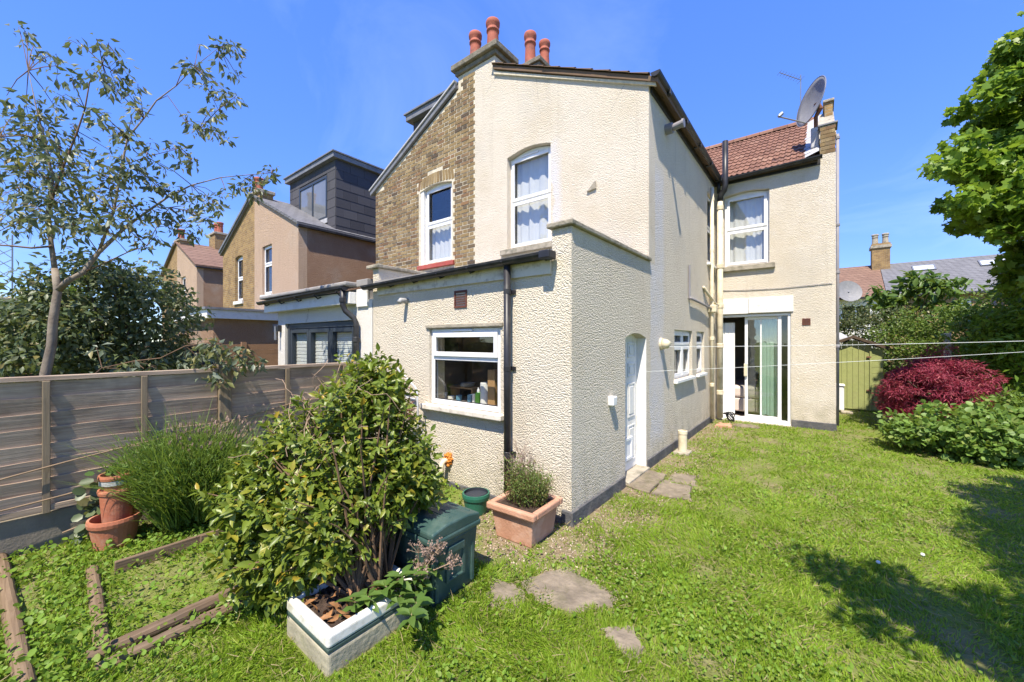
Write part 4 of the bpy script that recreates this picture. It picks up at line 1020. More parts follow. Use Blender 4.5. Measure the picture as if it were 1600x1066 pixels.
MB(lambda a, b, n: tuple(md @ Vector((a, b, n)))).add([(0,0,-.12)] + [(.75*k*math.cos(t), .75*k*math.sin(t), -.12+.16*k*k) for k in (.5, 1.) for t in np.linspace(0, 2*math.pi, 20, endpoint=False)],
   [(0, 1+i, 1+(i+1) % 20) for i in range(20)] + [(1+i, 1+(i+1) % 20, 21+(i+1) % 20, 21+i) for i in range(20)]).build('reflector', 'dish_grey', dsh, smooth=True)
MB().tube([(1.55, 34.25, 5.0), (1.55, 34.7, 4.55)], .04, 6).build('bracket', 'metal_grey', dsh)

# ------------------------------------------------------------------ satellite dish and aerial on the main roof
dish = thing('satellite_dish', 'large grey satellite dish on a pole at the right end of the tiled roof', 'satellite dish', (-.12, 9.86, 5.5))
DC = Vector((-.13, 9.72, 6.42)); DN = Vector((-.80, -.52, .22)).normalized()
DU = (Vector((.10, .12, 1)) - DN*DN.dot(Vector((.10, .12, 1)))).normalized(); DV = DU.cross(DN)
dpt = lambda r_, t, d: tuple(DC + (DV*math.cos(t)*.40 + DU*math.sin(t)*.445)*r_ + DN*d)
vs = [dpt(0, 0, -.10)]; fs = []
NR, NA = 6, 36
for i in range(1, NR+1):
    for k in range(NA): vs.append(dpt(i/NR, 2*math.pi*k/NA, -.10+.10*(i/NR)**2))
fs += [(0, 1+k, 1+(k+1) % NA) for k in range(NA)]
fs += [(1+(i-1)*NA+k, 1+(i-1)*NA+(k+1) % NA, 1+i*NA+(k+1) % NA, 1+i*NA+k) for i in range(1, NR) for k in range(NA)]
rf = MB().add(vs, fs, True).build('reflector', 'dish_grey', dish, smooth=True)
so = rf.modifiers.new('thickness', 'SOLIDIFY'); so.thickness = .008
MB().tube([dpt(1.005, t, 0.002) for t in np.linspace(0, 2*math.pi, 37)], .010, 6).build('rim', 'metal_grey', dish)
lnb = DC + DN*.55 - DU*.40
MB().tube([tuple(DC - DU*.44), tuple(lnb)], .014, 8).build('feed_arm', 'metal_grey', dish)
MB().tube([tuple(lnb - DN*.02), tuple(lnb + (DC-lnb).normalized()*.09 + Vector((0,0,.02)))], [.03, .035], 10).build('feed_horn', 'metal_grey', dish)
MB().tube([tuple(DC - DN*.11), tuple(DC - DN*.20 - DU*.1), (-.05, 9.85, 6.15), (-.05, 9.85, 5.45)], [.05, .05, .035, .035], 10).build('pole', 'rust', dish)
MB().box(-.13, .0, 9.72, 9.9, 5.50, 5.9).build('mount', 'light_lead', dish, bevel=.02)
ae = thing('tv_aerial', 'thin rooftop TV aerial left of the satellite dish', 'aerial', (-.35, 12.2, 7.0))
MB().tube([(-.36, 12.15, 7.0), (-.36, 12.15, 8.35)], .012, 6).build('mast', 'metal_grey', ae)
a0, a1 = Vector((-.36, 12.15, 8.22)), Vector((-.78, 11.85, 8.42))
MB().tube([tuple(a0), tuple(a1)], .009, 6).build('boom', 'metal_grey', ae)
for i in range(9):
    p = a0.lerp(a1, i/8); w_ = Vector((.45, -.6, .1)).normalized()*(.09 if i else .13)
    MB().tube([tuple(p - w_), tuple(p + w_)], .004, 4).build('element', 'metal_grey', ae)

# ------------------------------------------------------------------ boundary fence
fence = thing('boundary_fence', 'weathered brown overlapping-board fence with concrete gravel boards along the left of the garden', 'fence', (-5.0, .8, 0))
FX = -5.0
bays = [(-3.15, -1.30), (-1.22, 1.33), (1.45, 3.12)]
for (y0, y1) in bays:
    n = 8
    for k in range(n):
        z0 = .33 + k*.131; jj = [random.uniform(-.013, .013) for _ in range(7)]
        m = MB(); N = 6; vs = []
        for i in range(N+1):
            y = y0+(y1-y0)*i/N; zb = z0 + jj[i]
            vs += [(FX+.006, y, z0-.02), (FX+.026, y, zb+.131), (FX+.003, y, zb+.131), (FX-.006, y, z0-.02)]
        fs = [(i*4+a, i*4+(a+1) % 4, (i+1)*4+(a+1) % 4, (i+1)*4+a) for i in range(N) for a in range(4)] + [(0,1,2,3), tuple(N*4+a for a in range(4))]
        m.add(vs, fs, True).build('board', 'fence_wood', fence)
    MB().box(FX-.03, FX+.045, y0, y1, 1.375, 1.415).build('top_rail', 'fence_wood', fence, bevel=.005)
    MB().box(FX-.025, FX+.025, y0, y1, -.05, .30).build('gravel_board', 'gravel_board', fence, bevel=.008)
    MB().box(FX+.0362, FX+.055, y0+.01, y1-.01, .315, .365).build('bottom_rail', 'fence_wood', fence, bevel=.004)
for y in (-2.3, -.55, .17, .76, 2.01, 2.72): MB().box(FX+.0365, FX+.064, y-.022, y+.022, .30, 1.374).build('batten', 'fence_post_wood', fence, bevel=.004)
for y in (-1.26, 1.39): MB().box(FX-.06, FX+.07, y-.055, y+.055, -.1, 1.46).build('post', 'fence_post_wood', fence, bevel=.008)
for i, (a, b, lb) in enumerate([((FX+.10, -.3, .60), (FX+.07, 2.2, .98), 'long thin cane leaning along the fence at mid height'), ((FX+.10, -.4, .36), (FX+.08, .95, .52), 'pale cane resting low against the fence beside the stacked pots'), ((FX+.16, .25, .13), (FX+.09, 1.0, .33), 'short cane at the foot of the fence behind the stacked pots')]):
    p, q = Vector(a), Vector(b)
    tag(MB().tube([tuple(p.lerp(q, t) + Vector((0, 0, .012*math.sin(7*t+i)))) for t in np.linspace(0, 1, 9)], .0065, 7).build('garden_cane', 'cane', smooth=True), lb, 'cane', 'canes along the fence')
# fences and walls farther left
nf = thing('dark_fence', 'dark grey timber fence in the garden beyond, behind the eucalyptus', 'fence', (-8.5, .5, 0))
for k in range(13): MB().box(-8.52, -8.48, -6.0, 2.3, .08+k*.118, .08+k*.118+.108).build('board', 'dark_stain', nf)
for y in (-4, -2.2, -.4, 1.1, 2.25): MB().box(-8.478, -8.42, y-.05, y+.05, 0, 1.6).build('post', 'dark_stain', nf)
MB().box(-8.56, -8.40, -6.0, 2.3, 1.615, 1.65).build('top_rail', 'dark_stain', nf)
of = thing('orange_fence', 'orange-brown panel fence beside the white extension', 'fence', (-10.2, 2.5, 0))
for k in range(12): MB().box(-10.22, -10.18, 1.0, 4.6, .1+k*.128, .1+k*.128+.12).build('board', 'fence_orange', of)
for y in (1.8, 3.2, 4.4): MB().box(-10.178, -10.12, y-.05, y+.05, 0, 1.68).build('post', 'fence_orange', of)
bw = thing('old_brick_wall', 'old brown brick wall with coping at the far left', 'wall', (-14.5, -1, 0))
MB().box(-14.6, -14.35, -9, .45, -.1, 2.55).build('brickwork', 'brick_far', bw)
MB().box(-14.7, -14.25, -9, .55, 2.551, 2.68).build('coping', 'stone', bw, bevel=.02)
ms = thing('lattice_mast', 'grey steel lattice mast far off at the left edge', 'mast', (-49, -.4, 0))
for dx, dy in ((0,0), (.55,0), (0,.9), (.55,.9)): MB().tube([(-49+dx, -.9+dy, 0), (-49+dx, -.9+dy, 9.8)], .05, 5).build('post', 'metal_grey', ms)
for k in range(12):
    z = k*.8
    MB().tube([(-49, -.9, z), (-49, 0, z+.8)], .03, 4).build('brace', 'metal_grey', ms)
    MB().tube([(-48.45, 0, z), (-48.45, -.9, z+.8)], .03, 4).build('brace', 'metal_grey', ms)

# ------------------------------------------------------------------ logs, boards and slabs
def log(a, b, r_, mat, label, group='timber edging logs'):
    r_ *= .78; p, q = Vector(a) - Vector((0, 0, .018)), Vector(b) - Vector((0, 0, .018)); n = 24
    pts = [tuple(p.lerp(q, t) + Vector((0, 0, .006*math.sin(5*t+a[0]*9)))) for t in np.linspace(0, 1, n)]
    o = MB().tube(pts, [r_*(1+.10*math.sin(.55*i+a[1]*7)*.5+random.uniform(-.03,.03)) for i in range(n)], 12).build('edging_log', mat, smooth=False)
    return tag(o, label, 'log', group)
log((-4.18, .36, .045), (-3.02, .30, .05), .045, 'log_wood', 'split log lying across the end of the raised bed at the left')
log((-3.02, .24, .055), (-3.03, 1.15, .06), .052, 'log_wood_y', 'upper pale round log along the side of the bed, ending under the shrub')
log((-2.90, .26, .04), (-2.90, 1.18, .045), .045, 'log_wood_y', 'lower dark round log on the lawn side of the paired logs')
log((-5.0, -.06, .05), (-3.0, .04, .05), .05, 'log_wood', 'grey weathered log at the left edge of the picture')
eb = thing('edging_board', 'low timber board edging the bed in front of the lavender', 'board', (-4.0, .8, 0))
MB().box(-4.06, -4.03, .46, 1.75, -.05, .09).build('board', 'log_wood_y', eb, bevel=.005)
for y in (.98, 1.6): MB().box(-4.028, -3.99, y-.025, y+.025, -.05, .10).build('peg', 'log_wood_y', eb, bevel=.004)
def slab(pts, z, label, mat='stone', rough=.012, th=.05):
    n = len(pts); c = Vector((sum(p[0] for p in pts)/n, sum(p[1] for p in pts)/n))
    ring = []
    for i in range(n):
        a, b = Vector(pts[i]), Vector(pts[(i+1) % n])
        for k in range(6): ring.append(a.lerp(b, k/5) + Vector((random.uniform(-rough, rough), random.uniform(-rough, rough))))
    N = len(ring); vs = [(p.x, p.y, z-th) for p in ring] + [(p.x, p.y, z-.012) for p in ring]
    vs += [(c.x+(p.x-c.x)*.96, c.y+(p.y-c.y)*.96, z+random.uniform(-.003,.003)) for p in ring] + [(c.x, c.y, z)]
    fs = [(i, (i+1) % N, (i+1) % N+N, i+N) for i in range(N)] + [(i+N, (i+1) % N+N, (i+1) % N+2*N, i+2*N) for i in range(N)] + [(i+2*N, (i+1) % N+2*N, 3*N) for i in range(N)]
    return tag(MB().add(vs, fs, True).build('paving_slab', mat), label, 'slab', 'stepping stones')
plain('slab_stone', (.21, .172, .125), .95, .3, 9, .02, 22, dirt=(.115, .105, .055), dscale=5, damt=.9)
slab([(-1.66,2.20),(-1.50,2.56),(-1.08,2.52),(-1.02,2.36),(-1.20,2.14),(-1.45,2.12)], .014, 'large worn stone slab in the lawn in front of the terracotta planter', 'slab_stone', .02)
slab([(-1.86,2.12),(-1.70,2.18),(-1.50,2.08),(-1.52,1.90),(-1.72,1.92)], .006, 'half-buried flat stone left of the large worn slab', 'slab_stone', .03)
slab([(-1.0,2.13),(-.88,2.27),(-.77,2.14),(-.74,2.02),(-.86,2.04)], .016, 'small broken stone in the grass nearest the lower right', 'slab_stone', .02)
slab([(-1.765,4.40),(-1.765,5.10),(-1.50,5.06),(-1.48,4.36)], .03, 'concrete slab against the white side door', 'slab_stone', .012)
slab([(-1.45,4.34),(-1.48,4.78),(-1.16,4.86),(-1.06,4.42)], .032, 'pale flagstone on the lawn one step out from the side door', 'slab_stone', .02)
slab([(-1.47,4.86),(-1.43,5.22),(-1.20,5.28),(-1.14,4.92)], .018, 'mossy flagstone beyond the pale one near the side door', 'slab_stone', .025)
slab([(-1.35,8.85),(-1.30,9.15),(-.95,9.2),(-.92,8.9)], .02, 'flat stone in the grass below the patio doors', 'slab_stone', .03)
slab([(-1.60,8.55),(-1.58,8.85),(-1.38,8.86),(-1.36,8.6)], .05, 'broken brick-red stone at the foot of the cream pipes', 'planter_clay', .03)

# ------------------------------------------------------------------ pots, planter, chest, sink
def pot(name, x, y, z, r_, h, mat, label, rim=.03, group=None, band=None, soil=None):
    t = thing(name, label, 'pot', (x, y, z), group, local=True)
    MB().lathe([(r_*.74,0),(r_*.77,.01),(r_*.93,h-rim*1.6),(r_*.94,h-rim*1.5),(r_,h-rim*1.5),(r_*1.03,h-rim*.7),(r_,h),(r_*.9,h),(r_*.88,h*.7),(r_*.7,.02),(0,.02)], (0,0,0), 32).build('body', mat, t, smooth=False)
    if band: MB().lathe([(r_*.955,h-rim*3.2),(r_*.97,h-rim*1.7)], (0,0,0), 32).build('band', band, t)
    if soil: MB().lathe([(0,h*.8),(r_*.89,h*.78)], (0,0,0), 24).build('soil', soil, t)
    return t
pot('terracotta_pot', -4.64, .53, 0., .165, .24, 'terracotta_pot', 'wide terracotta pot at the bottom of the stack by the fence', .035, 'stacked terracotta pots')
pot('terracotta_pot', -4.69, .55, .16, .118, .30, 'terracotta_pot', 'narrow terracotta pot in the middle of the stack by the fence', .025, 'stacked terracotta pots')
pot('terracotta_pot', -4.69, .55, .36, .115, .22, 'terracotta_pot', 'topmost terracotta pot of the stack with a grey band', .025, 'stacked terracotta pots', band='light_lead')
gp = pot('green_pot', -2.68, 2.84, 0., .135, .20, 'pot_green', 'round green plastic pot against the wall beside the terracotta planter', .035)
MB().lathe([(.128,.175),(.115,.205),(.112,.12),(0,.11)], (0,0,0), 28).build('inner_pot', 'dark_inside', gp)
pl = thing('square_planter', 'square terracotta planter with small conifer-like plants at the corner of the house', 'planter', (-2.04, 2.79, 0), local=True, rz=R(2)); pl.scale = (1.1, 1.08, 1.05)
def taper_box(m, w0, d0, w1, d1, z0, z1):
    return m.add([(sx*w/2, sy*d/2, z) for (w, d, z) in ((w0, d0, z0), (w1, d1, z1)) for sx, sy in ((-1,-1),(1,-1),(1,1),(-1,1))], [(0,1,2,3),(4,5,6,7),(0,1,5,4),(1,2,6,5),(2,3,7,6),(3,0,4,7)], True)
taper_box(MB(), .33, .33, .385, .385, 0, .235).build('body', 'planter_clay', pl, bevel=.008)
rm = MB()
for (a0,a1,b0,b1) in ((-.225,.225,-.225,-.175), (-.225,.225,.175,.225), (-.225,-.175,-.1745,.1745), (.175,.225,-.1745,.1745)): rm.box(a0,a1,b0,b1,.2352,.29)
rm.build('rim', 'planter_clay', pl, bevel=.012)
MB().box(-.198, .198, -.198, .198, .215, .2349).build('moulding', 'planter_clay', pl, bevel=.006)
MB().box(-.174, .174, -.174, .174, .2355, .262).build('soil', 'soil', pl)

cx = thing('storage_chest', 'dark green plastic garden storage chest behind the shrub', 'chest', (-2.36, 1.83, 0))
BX0, BX1, BY0, BY1 = -2.86, -1.90, 1.62, 2.03
m = MB(); m.add([(BX0+.03,BY0+.02,.0),(BX1-.03,BY0+.02,.0),(BX1-.03,BY1-.02,.0),(BX0+.03,BY1-.02,.0),(BX0,BY0,.40),(BX1,BY0,.40),(BX1,BY1,.40),(BX0,BY1,.40)], [(0,1,2,3),(4,5,6,7),(0,1,5,4),(1,2,6,5),(2,3,7,6),(3,0,4,7)], True)
m.build('body', 'green_plastic', cx, bevel=.012)
MB().box(BX0-.015, BX1+.018, BY0-.018, BY1+.018, .405, .445).build('rim', 'green_plastic', cx, bevel=.012)
lid = MB(lambda a, b, n: (n, a, b)).prism([(BY0-.012,.4455),(BY1+.012,.4455),(BY1+.012,.49),((BY0+BY1)/2+.1,.515),((BY0+BY1)/2-.1,.515),(BY0-.012,.49)], BX0-.01, BX1+.012).build('lid', 'green_plastic', cx, bevel=.012)
for i in range(6):
    y = BY0+.06+i*.06
    MB().box(BX0+.05, BX1-.05, y, y+.025, .512-.004*abs(i-2.5)**1.5-.003, .519-.004*abs(i-2.5)**1.5).build('lid_rib', 'green_plastic', cx, bevel=.003)
hd = MB(side(BX1-.018)).prism([(BY0+.12,.12),(BY1-.12,.12),(BY1-.12,.345),(BY0+.12,.345)], -.03, .016, [rect(BY0+.145, BY1-.145, .10+.035, .325)]).build('handle_recess', 'green_plastic', cx, bevel=.004)
MB(side(BX1-.018)).box(BY0+.13, BY1-.13, .30, .355, .010, .026).build('handle', 'green_plastic', cx, bevel=.008)
for y in (BY0+.03, BY1-.055): MB(side(BX1-.022)).box(y, y+.028, .03, .39, -.005, .016).build('rib', 'green_plastic', cx, bevel=.006)

sk = thing('belfast_sink', 'white glazed ceramic sink used as a planter in the foreground', 'sink', (-2.19, 1.28, 0))
SX0, SX1, SY0, SY1 = -2.44, -1.95, .98, 1.58
s1 = MB().box(SX0, SX1, SY0, SY1, -.05, .115).build('base', 'sink_body', sk, bevel=.02, seg=3)
MB().box(SX0+.002, SX1-.002, SY0+.002, SY1-.002, .112, .135).build('band', 'sink_band', sk, bevel=.006)
m = MB().prism([(SX0,SY0),(SX1,SY0),(SX1,SY1),(SX0,SY1)], .133, .212, [[(SX0+.05,SY0+.05),(SX1-.05,SY0+.05),(SX1-.05,SY1-.05),(SX0+.05,SY1-.05)]])
m.build('glazed_rim', 'glaze_white', sk, bevel=.02, seg=4)
ns = 24; vs = [(SX0+.04+(SX1-SX0-.08)*i/ns, SY0+.04+(SY1-SY0-.08)*j/ns, .165+.025*random.random()) for i in range(ns+1) for j in range(ns+1)]
MB().add(vs, [(i*(ns+1)+j, (i+1)*(ns+1)+j, (i+1)*(ns+1)+j+1, i*(ns+1)+j+1) for i in range(ns) for j in range(ns)], True).build('soil', 'soil', sk)
n = 90; p = np.column_stack((rng.uniform(SX0+.06, SX1-.06, n), rng.uniform(SY0+.06, SY1-.06, n), .185+.03*rng.random(n)))
for i in range(n):
    pass
dl = scatter_obj('leaf_litter', 'dry_leaf', sk, LEAF, p, rand_dirs(n, -.1), rand_dirs(n, .9), .05+.05*rng.random(n), .03); dl['kind'] = 'stuff'
# white frame (folded airer) by the kitchen wall
ar = thing('clothes_airer', 'rusty white tubular frame standing against the kitchen wall left of the window', 'airer', (-3.95, 3.0, 0))
MB().tube([(-4.17, 2.98, 1.36), (-3.83, 3.0, 1.14), (-3.80, 3.0, 1.08), (-3.77, 3.02, 0)], .012, 8).build('rail', 'pale_steel', ar, smooth=True)
MB().tube([(-4.30, 3.02, 1.02), (-3.82, 2.99, 1.0)], .010, 8).build('rail', 'pale_steel', ar)
MB().tube([(-4.25, 3.06, 1.20), (-4.05, 3.05, 1.13), (-3.83, 3.05, 1.05)], .008, 6).build('wire', 'rust', ar)
MB().tube([(-4.30, 3.02, 1.25), (-4.35, 3.0, .0)], .012, 8).build('rail', 'pale_steel', ar)
bk = MB(); 
for i in range(70):
    a = Vector((-3.98+random.uniform(-.14,.13), 2.96+random.uniform(-.08,.05), .86+random.uniform(-.13,.10))); d = Vector((random.uniform(-1,1), random.uniform(-1,1), random.uniform(-.8,.8))).normalized()*.09
    bk.tube([tuple(a-d), tuple(a+Vector((random.uniform(-.03,.03),0,random.uniform(-.03,.03)))), tuple(a+d)], .0035, 4)
tag(bk.build('twig_bundle', 'rust'), 'tangle of dry reddish brown twigs held in the white tubular frame', 'twigs', kind='stuff')

# ------------------------------------------------------------------ shed, white bin, line post, washing lines
sh = thing('garden_shed', 'small pale green wooden shed with pitched roof behind the house corner', 'shed', (.55, 13.3, 0))
x0, x1, xa, y0, y1 = -.20, 1.20, .66, 12.7, 14.4
nb = 11
for i in range(nb):
    a = x0 + i*(.97-x0)/nb; b = a+(.97-x0)/nb-.006
    zt = lambda x: 1.80 - abs(x-xa)*.50
    MB(rear(y0)).prism([(a,.04),(b,.04),(b,zt(b)-.06),(a,zt(a)-.06)], -.02, .004*(i % 2)).build('board', 'shed_paint', sh)
for i in range(10):
    MB(rear(y0)).box(.975, 1.19, .04+i*.147, .04+i*.147+.142, -.02, .008).build('board', 'shed_paint', sh)
MB(rear(y0)).box(.955, .99, .04, 1.6, .009, .03).build('door_trim', 'shed_paint', sh)
MB().box(x0, x1-.01, y0+.022, y1, .02, 1.48).build('side_panel', 'shed_paint', sh)
MB(lambda a, b, n: (a, n, b)).prism([(x0-.1,1.35),(xa,1.78),(x1+.07,1.51),(x1+.07,1.55),(xa,1.83),(x0-.1,1.40)], y0-.10, y1).build('roof', 'felt', sh)
MB(rear(y0-.10)).prism([(xa,1.77),(x1+.08,1.49),(x1+.08,1.56),(xa,1.84)], 0, .02).build('bargeboard', 'bark_dark', sh)
MB(rear(y0-.10)).prism([(xa-.002,1.77),(xa-.002,1.84),(x0-.1,1.42),(x0-.1,1.35)], 0, .02).build('bargeboard', 'bark_dark', sh)
for zz in (.5, 1.3): MB(rear(y0)).box(.90, .985, zz, zz+.03, .008, .034).build('hinge', 'rust', sh)
m = MB(); m.lathe([(0,0),(.26,.0),(.30,.06),(.26,.16),(.15,.24),(0,.27)], (.30, 12.95, 1.66), 16, 1., .8)
tag(m.build('tarpaulin_bundle', 'tarp', smooth=True), 'grey bundle lying on the shed roof beside the house corner', 'bundle')
wb = thing('white_bin', 'white plastic cabinet standing in front of the green shed', 'cabinet', (.36, 12.3, 0))
MB().box(.10, .47, 12.15, 12.5, .04, .62).build('body', 'upvc', wb, bevel=.03, seg=3)
MB().box(.085, .485, 12.13, 12.52, .625, .66).build('lid', 'upvc', wb, bevel=.012)
MB().box(.40, .62, 11.95, 12.14, .0, .06).build('foot', 'stone', wb, bevel=.02)
tag(MB().tube([(.30, 10.4, 0), (.27, 9.95, .42)], .016, 8).build('leaning_stick', 'twig_tan'), 'pale stick leaning at the foot of the house corner', 'stick')
tag(MB().box(2.06, 2.16, 12.0, 12.1, 0, 1.86).build('line_post', 'old_white_wood', bevel=.01), 'pale wooden post standing behind the red maple', 'post')
def line(name, p, q, sag, r_, label):
    p, q = Vector(p), Vector(q)
    return tag(MB().tube([tuple(p.lerp(q, t) - Vector((0, 0, sag*4*t*(1-t)))) for t in np.linspace(0, 1, 30)], r_, 6).build(name, 'cord_white'), label, 'washing line', 'washing lines')
line('washing_line', (RX+.01, 5.70, 1.62), (3.2, 7.9, 1.76), .03, .0028, 'upper white washing line running from the side wall across the garden')
line('washing_line', (RX+.01, 5.12, 1.30), (3.2, 7.9, 1.70), .02, .0022, 'lower thin washing line running from beside the white door')

# ------------------------------------------------------------------ vegetation
def grow(centers, radii, weights, per, leaf_len, tmpl, up=.3, spread=1., width=.55, hang=0., cent=None):
    """leaves in clumps: position, direction and normal arrays"""
    P = []; Yd = []; Nd = []
    for c, r_, w in zip(centers, radii, weights):
        n = max(3, int(w*per)); b = ball(n)*np.array(r_)
        P.append(np.array(c) + b*spread)
        out = norm(b + 1e-6)
        d = norm(out*.7 + rng.normal(size=(n, 3))*.7); d[:, 2] -= hang
        Yd.append(norm(d))
        nn = norm(rng.normal(size=(n, 3))*.55 + out*.4 + np.array([0, 0, up])); Nd.append(nn)
    P = np.concatenate(P); Yd = np.concatenate(Yd); Nd = np.concatenate(Nd)
    L = leaf_len*(.65+.6*rng.random(len(P)))
    return P, Yd, Nd, L, L*width
def leaf_cloud(name, mat, parent, tmpl, data, kind=None):
    return scatter_obj(name, mat, parent, tmpl, data[0], data[1], data[2], data[3], data[4], kind)
def clumps_in(ellipsoids, n, rmin, rmax, shell=.55):
    """clump centres spread through ellipsoids, denser towards the outside"""
    vol = np.array([e[3]*e[4]*e[5] for e in ellipsoids]); pick = rng.choice(len(ellipsoids), n, p=vol/vol.sum())
    c = []; r_ = []
    for k in pick:
        e = ellipsoids[k]; d = norm(rng.normal(size=(1, 3)))[0]*(shell + (1-shell)*rng.random())**.8
        c.append((e[0]+d[0]*e[3], e[1]+d[1]*e[4], e[2]+d[2]*e[5])); s_ = rng.uniform(rmin, rmax); r_.append((s_, s_, s_*.75))
    return c, r_
def limbs(m, base, targets, r0, mid=.5, n=5):
    for t in targets:
        a, b = Vector(base), Vector(t); w = (b-a)
        bend = Vector((random.uniform(-.15,.15), random.uniform(-.15,.15), .15))*w.length
        m.tube([tuple(a + w*s_ + bend*math.sin(math.pi*s_)*mid) for s_ in np.linspace(0, 1, n)], [r0*(1-.85*s_) for s_ in np.linspace(0, 1, n)], 6, caps=False)
    return m

